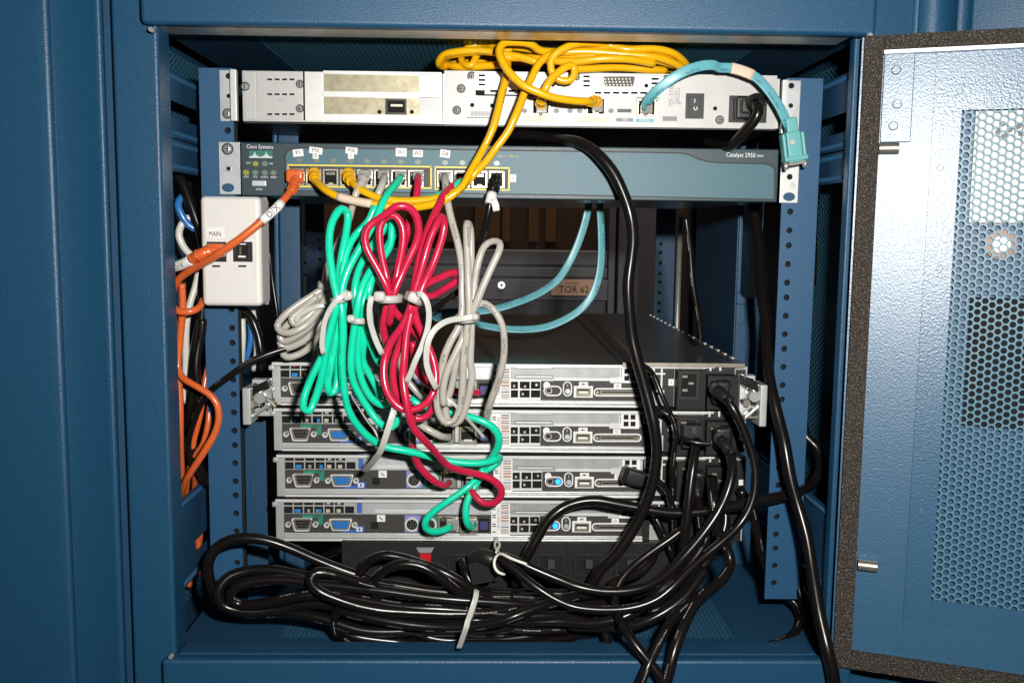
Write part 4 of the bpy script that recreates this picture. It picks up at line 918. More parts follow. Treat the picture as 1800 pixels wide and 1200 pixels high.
def plug(par, x, y, Y=-.0125, m='clear_plug', w=19, h=16, d=.011, name='plug'):
    b = B(); b.px(x-w/2, y-h/2, x+w/2, y+h/2, Y, d, m); b.px(x-3, y+h/2+.2, x+3, y+h/2+2, Y, d*.8, m)
    return b.build(name, par, bevel=.0008)
def flag(par, pts, r, txt=None, m='label_white', name='label', h=8, off=None, n=14, flip=False, ang=0, fl=None):
    """wrapped paper label on a cable; lettering stands along it"""
    b = B(); Q = W(pts); A = PATH[par.name]
    i0 = min(range(len(A)), key=lambda i: (A[i]-Q[0]).length); i1 = min(range(len(A)), key=lambda i: (A[i]-Q[-1]).length)
    P = [q.copy() for q in A[min(i0, i1):max(i0, i1)+1]]
    if len(P) < 3: P = spline(Q, .002)
    if i1 < i0: P.reverse()
    b.tube(P, r/1000, m, n=n, flat=fl, wdir=(0.15, -1, .1) if fl else None)
    if txt:
        c = P[len(P)//2]; d = (P[-1]-P[0]).normalized()*(-1 if flip else 1); nr = (CAM-c).normalized(); nr = (nr-d*nr.dot(d)).normalized(); up = nr.cross(d)
        for i, ch in enumerate(txt):
            q = (i-(len(txt)-1)/2)*h*.78/PM(c.y)
            b.text(ch, 0, 0, c.y, h, 'black_print', right=d, up=up, at=c+d*q+nr*(r/1000+.0002), off=.0001)
    return b.build(name, par)
GY = 'grey patch cables below the switch'; GG = 'green patch cables below the switch'; GR = 'red patch cables below the switch'; GO = 'orange patch cables'; GYL = 'yellow patch cables'; GP = 'black power cables'
# ---------------------------------------------------------------- orange
oa = rope('patch_cable', 'c_orange', 3.1, [[(522,318,-20),(517,329,-30),(510,340,-38),(499,352,-46),(484,367,-52),(464,383,-54),(440,403,-56),(421,419,-57),(387,445,-55),(366,458,-50),(347,468,-44),(326,480,-36),(312,495,-30),(305,512,-24),(303,540,-20),(306,600,-18),(311,640,-18),(315,700,-18),(318,760,-18),(318,820,-6),(319,860,10),(320,885,30),(322,940,36)]],
          'orange cable from the first switch port, crossing the jack box with an O/X label', group=GO)
b = B(); b.px(507, 299, 537, 322, -.0125, .012, 'c_orange'); b.build('plug', oa, bevel=.002)
boot(oa, [(522, 312, -20), (517, 326, -28), (511, 338, -37)], 4.6, 3.4, 'c_orange')
flag(oa, [(496, 355, -47), (480, 370, -52), (462, 385, -54)], 3.7, 'O/X', h=10, flip=True)
ob = rope('patch_cable', 'c_orange', 3.3, [[(388,437,-40),(372,441,-46),(355,447,-48),(338,456,-44),(320,464,-40),(300,472,-34),(294,490,-30)]],
          'short orange cable plugged into the MAIN jack of the cream box', group=GO)
b = B(); b.px(366, 428, 398, 452, -.0362, .009, 'c_orange'); b.build('plug', ob, bevel=.002)
boot(ob, [(372, 440, -45), (352, 447, -48), (336, 456, -44)], 4.8, 4.0, 'c_orange')
flag(ob, [(336, 456, -44), (320, 464, -40), (304, 471, -35)], 4.2, 'X/O', h=8)
oc = rope('patch_cable', 'c_orange', 2.9, [[(302,536,-30),(310,546,-34),(325,549,-36),(341,546,-34),(352,538,-28),(357,527,-20)], [(320,498,-26),(321,540,-24),(318,600,-22),(314,650,-24),(322,664,-28),(337,674,-30),(352,683,-32),(366,692,-32),(380,708,-32),(385,728,-32),(382,748,-32),(373,768,-32),(360,788,-32),(348,808,-30),(334,834,-24),(322,862,-8),(318,884,20),(318,915,34)]],
          'orange cable bowing out to the right over the lower part of the left rail', group=GO)
od = rope('patch_cable', 'c_orange', 2.6, [[(378,590,12),(368,635,8),(359,680,2),(352,720,-2),(346,750,0),(341,780,2),(344,820,8),(342,850,24),(342,890,44),(340,960,50),(334,1010,44)], [(339,900,44),(337,950,44),(333,1030,44)], [(354,900,74),(352,950,74),(348,1010,74)], [(376,660,14),(369,700,6),(366,740,0),(356,780,0),(340,806,4),(330,850,16),(328,890,40),(346,945,60),(352,985,60)]],
          'orange cable pair hanging behind the left rail beside the black cables', group=GO)
# ---------------------------------------------------------------- left channel cables
rope('network_cable', 'c_blue', 3.0, [[(348,405,6),(332,396,4),(320,380,2),(313,362,2),(318,348,6),(330,344,14)]], 'blue cable curling out beside the upper left edge of the jack box')
rope('network_cable', 'c_blue', 2.6, [[(352,540,4),(344,590,4),(338,650,6),(334,720,8)]], 'blue cable in the left channel below the jack box, between orange and black cables')
rope('network_cable', 'c_blue', 2.6, [[(436,545,20),(440,580,20),(436,615,20),(428,650,24)]], 'blue cable seen right of the left rail, just under the jack box')
rope('network_cable', 'c_cream', 3.0, [[(344,386,8),(330,383,6),(318,396,4),(314,412,4),(322,432,4),(334,446,4),(350,456,6),(352,464,6),(350,470,4),(343,500,4),(333,540,2),(328,590,2),(326,650,4),(326,700,8),(346,720,8),(344,750,8)]], 'cream cable in the left side channel behind the orange cables')
rope('network_cable', 'c_cream', 2.6, [[(444,545,16),(450,585,16),(452,620,18),(446,650,22)]], 'cream cable right of the left rail, outermost beside a blue one')
rope('network_cable', 'c_cream', 2.6, [[(426,560,14),(427,600,14),(424,640,18)]], 'cream cable hugging the right edge of the left rail under the jack box')
rope('power_cable', 'c_black', 4.6, [[(300,290,10),(312,310,8),(326,338,6),(340,372,4),(352,410,4),(360,470,6),(356,540,4),(346,590,2),(340,650,0),(336,690,0),(335,740,2),(340,780,4),(350,820,6),(366,850,8)]], 'thick black cable running down the left side channel behind the rail', group=GP)
rope('power_cable', 'c_black', 3.9, [[(356,560,0),(350,610,-2),(347,650,-3),(349,690,-2),(340,730,0)]], 'black cable beside the cream and blue cables below the jack box', group=GP)
rope('power_cable', 'c_black', 3.9, [[(420,540,14),(434,550,12),(447,566,10),(456,590,10),(459,620,10),(458,650,14)]], 'black cable arching out right of the left rail under the jack box', group=GP)
rope('power_cable', 'c_black', 2.8, [[(620,582,5),(600,588,0),(563,598,-8),(520,608,-16),(478,622,-22),(436,638,-26),(405,658,-28),(373,684,-24),(352,708,-18),(338,742,-12),(332,780,-8),(338,812,-4),(352,836,0),(370,852,6)]], 'thin black cable crossing from the left rail to behind the green bundle', group=GP)
rope('power_cable', 'c_black', 2.0, [[(472,440,40),(478,480,40),(484,530,40),(492,580,40)]], 'very thin black cable hanging beside the left inner column', group=GP)
# ---------------------------------------------------------------- yellow
ya = rope('patch_cable', 'c_yellow', 3.1, [[(549,312,-22),(559,323,-32),(573,335,-40),(594,345,-44),(622,352,-46),(652,358,-48),(684,364,-48),(715,367,-48),(750,362,-50),(775,354,-52),(797,341,-52),(813,327,-50),(828,302,-44),(840,282,-40),(853,257,-36),(863,232,-36),(872,199,-34),(881,167,-30),(889,142,-26),(892,122,-18),(893,104,0),(900,92,20),(940,86,30),(1000,84,25)],
    [(955,96,-6),(1000,92,-10),(1060,84,-12),(1120,88,-12),(1165,94,-8),(1192,104,4),(1196,112,22),(1160,112,50),(1060,108,60),(940,108,60),(840,106,50),(782,108,30),(776,106,14),(790,96,0),(830,92,-6),(900,90,-8)]],
    'yellow cable with a tan wrap label, from the second switch port', group=GYL)
boot(ya, [(553, 303, -14), (552, 310, -22), (556, 318, -28)], 5.2, 3.6, 'c_yellow')
flag(ya, [(594, 345, -44), (622, 352.5, -46), (652, 359, -48)], 3.5, m='label_tan')
yb = rope('patch_cable', 'c_yellow', 3.1, [[(613,312,-22),(621,323,-32),(632,333,-38),(643,338,-40),(661,346,-42),(692,352,-42),(727,354,-42),(762,351,-42),(797,339,-44),(820,320,-42),(835,303,-42),(853,286,-40),(872,261,-38),(891,234,-38),(902,209,-38),(914,181,-36),(923,160,-34),(935,139,-30),(947,115,-26),(963,99,-22),(982,91,-18),(1020,88,-14),(1080,82,-12)],
    [(842,88,4),(836,104,-2),(830,116,-6),(815,112,0),(812,96,6),(826,82,10),(852,76,10),(872,80,4),(920,86,-4),(980,96,-10),(1040,98,-14),(1110,100,-14),(1160,106,-10),(1186,116,-2),(1196,116,16),(1150,104,50),(1040,98,70),(900,98,60),(820,100,40)]],
    'yellow cable from the port marked PIX 1, sagging below the switch then rising', group=GYL)
boot(yb, [(613, 303, -14), (612, 311, -22), (619, 321, -30)], 5.2, 3.6, 'c_yellow')
yc = rope('patch_cable', 'c_yellow', 3.2, [[(1049,179,-18),(1035,180,-34),(1005,178,-42),(970,171,-46),(947,162,-48),(919,148,-48),(898,129,-46),(884,108,-42),(878,90,-38),(885,77,-34),(905,74,-30),(933,77,-26),(950,88,-20),(990,92,-16),(1050,92,-16),(1110,96,-18),(1150,101,-18),(1180,110,-12),(1202,121,0),(1190,122,20),(1100,116,40),(980,112,50),(860,108,40),(800,112,22),(776,116,10),(772,110,2),(782,98,-4),(810,92,-8),(850,90,-10),(905,98,-14),(945,110,-16)]],
    'yellow cable looping over the top appliance to its right yellow-marked ethernet port', group=GYL)
plug(yc, 1048, 190, -.0085); boot(yc, [(1050, 182, -14), (1047, 178, -20), (1034, 180, -34)], 5.0, 3.4, 'c_yellow')
yd = rope('patch_cable', 'c_yellow', 3.2, [[(951,184,-18),(953,172,-28),(958,158,-32),(968,141,-32),(984,127,-30),(1000,117,-28),(1008,118,-26),(1010,130,-26),(1002,141,-26),(984,141,-26),(970,130,-26),(966,111,-26),(972,97,-26),(986,88,-26),(1012,78,-24),(1040,76,-20),(1068,79,-14),(1100,86,-16),(1150,86,-14),(1182,94,-10),(1200,108,0),(1206,118,10),(1180,112,40),(1080,100,70),(960,96,80),(860,96,60),(800,102,40),(786,112,20),(800,118,6),(850,116,-2),(880,114,-6)],
    [(880,100,-12),(940,104,-14),(1000,108,-20),(1060,104,-24),(1110,106,-22),(1150,112,-16)], [(1008,122,-16),(1080,120,-8),(1140,122,-4),(1170,124,4)]],
    'yellow cable with a small knot, plugged into the left ethernet port of the top appliance', group=GYL)
plug(yd, 951, 193, -.0085); boot(yd, [(951, 186, -14), (952, 177, -24), (955, 166, -30)], 4.8, 3.4, 'c_yellow')
# ---------------------------------------------------------------- grey
ga = rope('patch_cable', 'c_grey', 3.0, [[(641,308,-22),(636,322,-34),(627,342,-40),(615,380,-34),(603,410,-22),(590,440,-16),(577,467,-14),(571,490,-14),(571,506,-16)],
    [(570,506,-18),(545,522,-22),(515,542,-26),(494,560,-28),(486,572,-28),(492,582,-30),(508,584,-32),(536,572,-30),(560,548,-24),(573,520,-18)],
    [(572,508,-14),(552,530,-18),(522,556,-20),(500,578,-20),(494,592,-22),(500,600,-22),(520,592,-24),(548,570,-22),(570,540,-18),(576,515,-14)],
    [(574,508,-10),(560,536,-14),(532,566,-16),(505,592,-16),(494,604,-18),(502,612,-18),(530,602,-18),(556,576,-16),(572,548,-12),(578,520,-10)],
    [(574,510,-6),(566,540,-10),(545,570,-12),(515,606,-12),(498,620,-14),(506,628,-16),(532,620,-14),(556,596,-12),(570,566,-10),(576,530,-8)],
    [(576,540,-8),(566,580,-8),(556,620,-6),(548,660,-2)], [(558,520,-24),(530,545,-26),(512,560,-28),(516,568,-28),(540,556,-26),(562,534,-22)]],
    'grey cable tied in a fan of small loops left of the green bundle', group=GY)
plug(ga, 647, 308); boot(ga, [(641, 306, -20), (638, 316, -30), (632, 332, -37)], 4.6, 3.2, 'c_grey')
gb = rope('patch_cable', 'c_grey', 3.0, [[(676,310,-22),(670,326,-34),(661,348,-36),(655,372,-30),(640,410,-14),(630,450,-8),(640,500,-8),(650,560,-8),(652,620,-6),(648,680,-8),(650,730,-10)],
    [(736,744,-20),(752,755,-22),(772,765,-20),(790,768,-6)], [(655,500,-12),(668,520,-12),(672,560,-12),(668,600,-12)], [(760,490,-14),(735,520,-14),(715,560,-14),(700,600,-12),(705,650,-12),(735,690,-14),(745,700,-14)]],
    'grey cable hidden behind the green and red bundles, ending in the second server', group=GY)
plug(gb, 676, 308)
gc = rope('patch_cable', 'c_grey', 2.95, [[(781,310,-24),(783,322,-36),(786,345,-46),(794,382,-54),(804,425,-60),(810,470,-64),(811,510,-66),(812,545,-68),(806,575,-70),(792,600,-72),(780,628,-72),(775,655,-70),(770,680,-68),(769,705,-66),(773,725,-64),(787,742,-62),(800,738,-62),(809,715,-64),(812,682,-68),(814,636,-72),(820,590,-74),(823,550,-74),
    (822,510,-74),(823,453,-70),(822,410,-66),(822,392,-62),(826,398,-56),(828,440,-54),(829,500,-60),(828,550,-66),(826,600,-66),(826,636,-64),(830,659,-62),(826,690,-60),(820,713,-58),(808,738,-56),(795,744,-56),(786,735,-56),(784,710,-58),(792,690,-60),(798,667,-62),(803,636,-66),(812,590,-68),(822,560,-70),
    (834,538,-74),(851,499,-74),(866,465,-72),(877,439,-70),(877,428,-66),(866,424,-62),(852,432,-60),(842,460,-60),(836,500,-64),(828,550,-68),(815,590,-72),(800,622,-74),(785,655,-74),(778,690,-72),(780,712,-70)],
    [(824,562,-66),(832,542,-66),(846,533,-64),(860,537,-62),(874,550,-62),(885,573,-62),(887,604,-60),(884,636,-56),(877,667,-52),(866,698,-46),(857,724,-36),(852,742,-20),(846,755,-6)]],
    'grey cable from the port marked D8, tied in tall loops right of the red bundle', group=GY, step=.0035)
plug(gc, 783, 313)
# ---------------------------------------------------------------- green
gA = rope('patch_cable', 'c_green', 3.05, [[(704,312,-22),(697,322,-34),(686,336,-46),(676,352,-56),(664,378,-62),(650,405,-66),(630,440,-70),(614,472,-74),(605,500,-76),(600,525,-77),(588,548,-76),(582,580,-74),(576,605,-74),(564,628,-74),(551,655,-74),(541,680,-74),(534,702,-76),(533,718,-76),(543,723,-74),(550,708,-72),(560,680,-72),(569,647,-74),(577,605,-78),(586,565,-80),(592,530,-82),
    (586,496,-80),(580,450,-76),(579,415,-72),(584,388,-68),(598,368,-62),(609,376,-58),(609,400,-60),(604,435,-66),(598,475,-70),(594,520,-74),(592,560,-70),(588,610,-68),(581,647,-68),(576,675,-68),(578,690,-66),(586,687,-64),(590,670,-62),(594,630,-64),(600,580,-70),(604,530,-74)],
    [(660,362,-58),(646,392,-60),(632,406,-60),(618,425,-64),(606,455,-68),(600,490,-72),(599,520,-76),(603,548,-78),(604,590,-76),(601,620,-74),(600,655,-72),(604,685,-70),(611,715,-66),(624,740,-62),(642,763,-56),(662,779,-50),(684,788,-48),(710,792,-46),(743,798,-42),(777,806,-36),(810,812,-34),(843,814,-32),(866,810,-28),(878,804,-20),(876,812,-14),(866,820,-14),(852,827,-14),(842,840,-16),(832,856,-18),(822,874,-20),(817,895,-22),(819,915,-22),(826,926,-16),(832,922,-4)]],
    'green cable tied in the left long loops, sweeping right then ending at the lowest server', group=GG, step=.0035)
plug(gA, 706, 310); plug(gA, 831, 918, YV-.001)
gB = rope('patch_cable', 'c_green', 3.05, [[(812,318,-30),(790,334,-38),(765,346,-36),(735,354,-34),(710,364,-36),(694,376,-42),(688,400,-48),(686,425,-50),(676,446,-54),(658,466,-60),(644,490,-66),(634,520,-70),(629,550,-70),(624,575,-68),(619,605,-66),(617,640,-64),(621,668,-62),(632,693,-60),(648,720,-58),(664,742,-58),(680,752,-56),(693,745,-52),(698,728,-48),(694,700,-44),(686,660,-44),(670,620,-48),(652,590,-56),(640,565,-64),
    (640,530,-66),(650,495,-60),(664,464,-54),(680,435,-48),(692,408,-44),(696,396,-38),(684,392,-36),(668,412,-40),(648,440,-50),(630,475,-58),(624,510,-64),(628,545,-64),(632,585,-60),(629,620,-56),(631,652,-54),(640,680,-52),(655,702,-50),(674,712,-46),(688,704,-40)],
    [(656,480,-58),(648,510,-62),(640,540,-62),(642,580,-58),(655,615,-56),(664,634,-54),(672,640,-44)], [(634,560,-60),(640,600,-56),(640,635,-50),(652,662,-48),(664,686,-46),(668,700,-42)],
    [(722,700,-34),(738,711,-34),(760,716,-34),(790,722,-34),(819,730,-36),(842,738,-38),(864,750,-38),(876,766,-36),(876,784,-32),(867,800,-26),(857,812,-18),(848,824,-14),(838,838,-18),(824,852,-22),(806,867,-24),(783,884,-26),(763,900,-26),(750,915,-26),(749,927,-24),(760,934,-20),(777,932,-12),(792,925,-4)]],
    'green cable tied in the inner loops next to the red ones', group=GG, step=.0035)
plug(gB, 795, 918, YV-.001); plug(gB, 812, 314)
# ---------------------------------------------------------------- red
rA = rope('patch_cable', 'c_red', 2.95, [[(735,310,-22),(733,325,-34),(729,350,-40),(722,375,-44),(716,410,-48),(706,450,-56),(694,490,-66),(686,522,-74),(678,548,-74),(675,575,-70),(680,600,-64),(690,640,-60),(696,674,-56),(704,700,-54),(718,726,-54),(735,736,-54),(752,729,-54),(762,712,-54),(768,685,-56),(764,650,-58),(750,610,-62),(720,570,-68),(694,545,-76),
    (680,505,-82),(666,478,-82),(653,455,-82),(644,436,-82),(642,415,-82),(649,398,-82),(662,387,-82),(678,376,-84),(692,364,-86),(706,361,-86),(720,366,-84),(731,380,-82),(736,402,-80),(733,427,-78),(722,453,-78),(708,482,-78),(694,512,-80),(688,545,-78),(684,570,-72)],
    [(684,515,-76),(680,485,-74),(674,455,-74),(669,425,-74),(668,400,-74),(676,384,-74),(690,379,-74),(702,390,-74),(708,410,-74),(706,440,-74),(699,475,-74),(692,515,-76)],
    [(725,600,-60),(733,650,-56),(750,674,-50),(766,684,-42),(785,686,-30),(812,688,-22),(842,690,-12)]],
    'red cable tied in the rounded loops nearest the green bundle', group=GR, step=.0035)
plug(rA, 737, 310)
rB = rope('patch_cable', 'c_red', 2.95, [[(812,316,-22),(800,324,-32),(785,335,-44),(776,348,-54),(764,375,-62),(753,402,-68),(743,433,-74),(734,463,-80),(728,500,-84),(722,540,-86),(708,575,-86),(690,600,-84),(678,628,-84),(674,655,-86),(678,682,-88),(690,703,-88),(707,717,-88),(725,719,-88),(744,712,-88),(758,697,-88),(764,680,-86),(764,655,-84),(758,628,-82),(746,595,-82),(732,560,-84),(728,522,-86),
    (736,490,-86),(746,455,-86),(757,420,-84),(768,396,-82),(777,380,-78),(782,388,-74),(779,410,-74),(769,440,-76),(757,470,-78),(744,500,-82),(732,535,-84),(716,575,-82),(700,610,-80),(691,645,-80),(694,680,-78),(706,704,-76),(722,712,-74)],
    [(734,518,-82),(748,500,-76),(772,487,-66),(796,479,-58),(810,482,-52),(808,492,-50),(794,502,-54),(778,512,-60),(760,520,-70),(742,520,-78)],
    [(724,545,-88),(714,590,-90),(710,635,-92),(709,665,-92),(714,695,-94),(720,724,-94),(728,750,-90),(742,768,-84),(757,786,-74),(772,804,-62),(788,819,-52),(808,826,-44),(843,833,-36),(863,841,-34),(877,853,-32),(881,868,-30),(870,883,-28),(852,885,-26),(838,874,-24),(830,862,-20),(829,852,-6)],
    [(726,724,-60),(724,750,-50),(725,785,-40),(733,810,-34),(750,832,-30),(768,848,-26),(782,853,-18),(790,848,-4)]],
    'red cable tied in long loops beside the grey bundle, curling down to the third server', group=GR, step=.0035)
plug(rB, 812, 314); plug(rB, 829, 843, YV-.001); plug(rB, 790, 843, YV-.001)
# ---------------------------------------------------------------- black patch
bk = rope('patch_cable', 'c_black', 2.6, [[(872,314,-20),(869,330,-34),(864,352,-40),(858,376,-40),(848,408,-36),(838,436,-32),(830,470,-30),(815,505,-34),(795,522,-34),(765,543,-30),(743,556,-26)]], 'thin black cable with a folded white flag, from the last switch port')
boot(bk, [(873, 312, -16), (870, 326, -28), (867, 340, -36)], 4.8, 3.8, 'c_black')
b = B(); A = PATH[bk.name]; i0 = min(range(len(A)), key=lambda i: abs(A[i].z-U(866, 342, -.038).z)); i1 = min(range(len(A)), key=lambda i: abs(A[i].z-U(861, 361, -.040).z)); P = A[min(i0, i1):max(i0, i1)+1]; b.tube(P, .0043, 'label_white', n=16); b.tube([P[-1]+Vector((.0025, -.0035, .004)), P[-1]+Vector((.0045, -.0042, -.001)), P[-1]+Vector((.0052, -.0036, -.0055))], .003, 'label_white', n=12, flat=(.0028, .0003), wdir=(.2, -1, 0)); b.text('10', 0, 0, -.045, 5.5, 'grey_print', ang=-.3, at=P[len(P)//2]+Vector((0, -.0046, 0))); b.build('flag', bk)
# ---------------------------------------------------------------- flat aqua console cable
aq = rope('console_cable', 'c_aqua', 1, [[(1134,190,-14),(1136,182,-26),(1148,166,-34),(1168,148,-38),(1190,133,-40),(1215,121,-40),(1240,115,-38),(1256,115,-36),(1264,119,-32),(1285,120,-30),(1310,127,-30),(1330,137,-30),(1350,158,-30),(1368,184,-30),(1380,208,-28),(1386,222,-26)]],
          'flat aqua console cable arching over the top appliance to a hanging serial plug', flat=(.0040, .0011), wdir=(0.15, -1, .1), n=16)
flag(aq, [(1284, 120.5, -30.5), (1306, 126, -30.5), (1324, 134, -30.5)], 4.9, m='label_tan', n=16, fl=(.0044, .0016))
plug(aq, 1134, 194, -.0085)
b = B(); d = Vector((.16, 0, -.98)).normalized(); s_ = Vector((.98, 0, .16)).normalized(); P = U(1391, 230, -.026)
b.obox(P, s_*.0046, (0, .0045, 0), d*.0105, 'aqua_plastic'); P2 = U(1394, 259, -.026); b.obox(P2, s_*.0060, (0, .0055, 0), d*.0125, 'aqua_plastic'); P3 = U(1397, 279, -.026); b.obox(P3, s_*.0098, (0, .006, 0), d*.0022, 'aqua_plastic')
b.obox(P2+s_*.0078, s_*.0015, (0, .0050, 0), d*.0115, 'aqua_plastic'); b.obox(P2-s_*.0078, s_*.0015, (0, .0050, 0), d*.0115, 'aqua_plastic'); cn = b.build('connector', aq, bevel=.0012)
b = B(); P4 = U(1398, 285, -.026); b.obox(P4, s_*.0066, (0, .0045, 0), d*.0022, 'nickel')
for q in (-1, 1): b.cyl(P3+s_*(.0078*q)+d*.002, P3+s_*(.0078*q)+d*.008, .0018, 'chrome')
b.build('shell', cn)
P5 = U(1393, 250, -.033); b = B(); b.cyl(P5, P5+Vector((0, .002, 0)), .0022, 'chrome'); b.build('screw', cn)
aq2 = rope('console_cable', 'c_aqua', 1, [[(1036,355,120),(1030,385,120),(1022,412,120),(1011,440,120),(998,466,120),(982,490,122),(960,508,124),(934,522,126),(905,533,128),(875,542,128),(845,547,126),(800,548,124),(760,552,124),(770,560,116),(800,562,112),(840,570,108),(880,577,106),(920,579,106),(958,575,108),(990,563,110),(1020,544,112),(1041,518,114),(1053,485,116),(1057,450,118),(1057,410,120),(1054,355,120)]],
           'flat aqua cable hanging in a wide loop behind the bundles, above the servers', flat=(.0036, .0010), wdir=(0.3, -1, .6), n=16)
# ---------------------------------------------------------------- black power cords
def cord(r, segs, label, prnt=None): return rope('power_cable', 'c_black', r, segs, label, 'power cable', GP, n=14, step=.004)
cord(4.7, [[(860,240,60),(900,238,30),(950,240,10),(985,243,-6),(1015,249,-22),(1040,262,-28),(1063,283,-32),(1082,308,-34),(1096,340,-36),(1106,375,-38),(1111,415,-38),(1109,455,-38),(1104,500,-38),(1104,545,-38),(1109,590,-38),(1120,628,-40),(1133,668,-42),(1143,710,-44),(1150,750,-46),(1154,790,-46),(1151,830,-46),(1141,870,-46),(1125,907,-46),(1103,943,-46),(1080,975,-46),(1055,1000,-44),(1040,1030,-40),(1030,1060,-30)]],
     'thick black cable curving out above the switch and running straight down the middle')
p1 = cord(4.4, [[(1327,182,-30),(1334,192,-38),(1331,208,-38),(1318,226,-34),(1300,244,-28),(1286,255,-20),(1270,256,-6),(1240,250,20)]], 'short black cable bending down from the right-angle plug of the top appliance')
b = B(); b.px(1288, 172, 1316, 212, YP-.002, .012, 'black_plastic'); b.px(1301, 176, 1322, 200, YP-.014, .006, 'dark_panel'); c = U(1330, 182, -.026); b.cyl(c+Vector((-.003, .004, 0)), c+Vector((.001, -.004, .001)), .0075, 'black_plastic', n=20); b.build('plug', p1, bevel=.002, seg=3)
cord(5.0, [[(1310,330,110),(1325,365,95),(1334,430,76),(1340,500,52),(1345,570,26),(1350,640,-2),(1358,700,-18),(1367,740,-26),(1380,785,-36),(1393,840,-44),(1405,890,-50),(1416,940,-58),(1425,990,-68),(1434,1040,-80),(1442,1090,-92),(1452,1140,-102),(1464,1190,-106),(1476,1240,-108)]],
     'thick black cable running down the right side and out over the sill')
cord(4.4, [[(1410,740,40),(1418,768,34),(1436,784,30),(1445,812,22),(1438,838,12),(1420,856,0),(1396,866,-16),(1370,872,-26),(1330,880,-30),(1290,890,-32),(1240,898,-34),(1190,900,-34),(1140,895,-34),(1090,888,-32),(1045,880,-30),(1010,884,-30),(985,895,-32),(962,915,-34),(945,942,-36),(930,968,-38),(915,1000,-36),(905,1030,-30)]],
     'black cable lying across the lowest server and out past the right rail')
def ribboot(par, pts, r0, r1): return boot(par, pts, r0, r1, 'black_plastic', 'strain_relief')
cA = cord(3.7, [[(1276,700,-40),(1287,716,-44),(1298,740,-46),(1312,770,-48),(1324,800,-50),(1330,830,-52),(1328,862,-54),(1317,893,-56),(1298,922,-58),(1272,950,-62),(1243,976,-66),(1212,1002,-72),(1180,1030,-78),(1150,1052,-80),(1110,1067,-80),(1060,1072,-78),(1010,1067,-76),(977,1053,-74),(943,1030,-70),(910,1003,-62),(878,980,-54)]],
     'black cable from the topmost server, sweeping down left to the white twist tie')
b = B(); b.px(1247, 664, 1280, 708, YV-.0125, .014, 'black_plastic'); b.build('plug', cA, bevel=.004, seg=3); ribboot(cA, [(1257, 683, -18), (1266, 691, -34), (1286, 708, -42)], 5.5, 4.6)
cB = cord(3.9, [[(1224,772,-28),(1223,790,-34),(1218,815,-40),(1212,845,-44),(1208,880,-48),(1206,915,-50),(1204,950,-50),(1200,985,-48),(1190,1020,-40),(1170,1050,-30)]], 'black cable hanging straight from the left power inlet of the second server')
b = B(); b.px(1195, 742, 1230, 782, YV-.0125, .014, 'black_plastic'); b.px(1214, 749, 1225, 764, YV-.0265, .002, 'dark_panel'); b.build('plug', cB, bevel=.003, seg=3)
cC = cord(4.1, [[(1282,793,-42),(1288,812,-48),(1288,835,-54),(1280,862,-58),(1266,892,-60),(1248,922,-62),(1226,952,-64),(1198,982,-66),(1164,1012,-66),(1120,1034,-64),(1066,1040,-60),(1020,1032,-56),(985,1018,-54),(950,1003,-52),(915,988,-50),(882,977,-48)]], 'black cable from the right power inlet of the second server, bowed left')
b = B(); b.px(1250, 745, 1282, 786, YV-.0125, .014, 'black_plastic'); b.build('plug', cC, bevel=.004, seg=3); ribboot(cC, [(1266, 770, -18), (1272, 778, -34), (1286, 800, -44)], 5.5, 4.6)
cD = cord(4.1, [[(1226,862,-36),(1228,880,-36),(1232,905,-34),(1234,935,-30),(1228,965,-24),(1215,1000,-20)]], 'black cable with ribbed end below the third server, half hidden')
b = B(); b.px(1214, 822, 1236, 858, YV-.0125, .014, 'black_plastic'); b.build('plug', cD, bevel=.004, seg=3); ribboot(cD, [(1224, 845, -20), (1225, 856, -32), (1226, 872, -37)], 5.3, 4.6)
cord(4.6, [[(1250,840,-26),(1252,880,-44),(1262,930,-46),(1278,958,-46),(1286,985,-50),(1278,1008,-58),(1258,1030,-66),(1232,1050,-76),(1212,1080,-88),(1195,1115,-98),(1180,1155,-106),(1168,1200,-110),(1160,1240,-112)]], 'thick black cable dropping from behind the power plugs and out over the sill')
cord(4.0, [[(1238,1040,-62),(1210,1062,-74),(1184,1088,-86),(1166,1115,-96),(1150,1145,-102),(1136,1175,-108),(1124,1205,-110),(1110,1245,-112)]], 'black cable crossing out over the sill, left one of the crossing pair')
cord(3.8, [[(1200,930,-40),(1160,960,-44),(1122,990,-48),(1100,1010,-52),(1086,1030,-56),(1080,1055,-62),(1086,1080,-74),(1098,1102,-90),(1116,1130,-100),(1138,1160,-106),(1160,1192,-110),(1185,1235,-112)]], 'black cable swinging down to the right across the others and out over the sill')
cord(4.0, [[(1300,860,-10),(1318,890,-6),(1330,930,0),(1340,980,10),(1370,1030,20),(1400,1062,16),(1408,1084,4),(1395,1110,-10),(1360,1130,-24),(1320,1142,-34)], [(1386,980,10),(1408,1050,0),(1424,1110,-20),(1434,1150,-40)]], 'black cable lying on the cabinet floor near the lower right corner')
cord(3.3, [[(1205,380,90),(1213,440,90),(1219,500,90),(1226,560,90),(1232,600,90)]], 'thin black cable hanging in the back at the rear right rail')
cord(3.5, [[(1438,320,30),(1432,360,24),(1430,420,24),(1428,500,26)]], 'black cable behind the right rail near the side mesh')
cord(2.2, [[(1128,640,-10),(1146,655,-20),(1158,680,-26),(1168,705,-28),(1182,735,-28),(1188,760,-26),(1186,800,-24),(1184,850,-24),(1180,900,-22)], [(1132,705,-16),(1150,716,-20),(1172,728,-26),(1190,735,-26)], [(1184,765,-26),(1205,772,-34),(1230,778,-38),(1248,780,-38)]], 'thin black tie cable looped among the plugs of the upper servers')
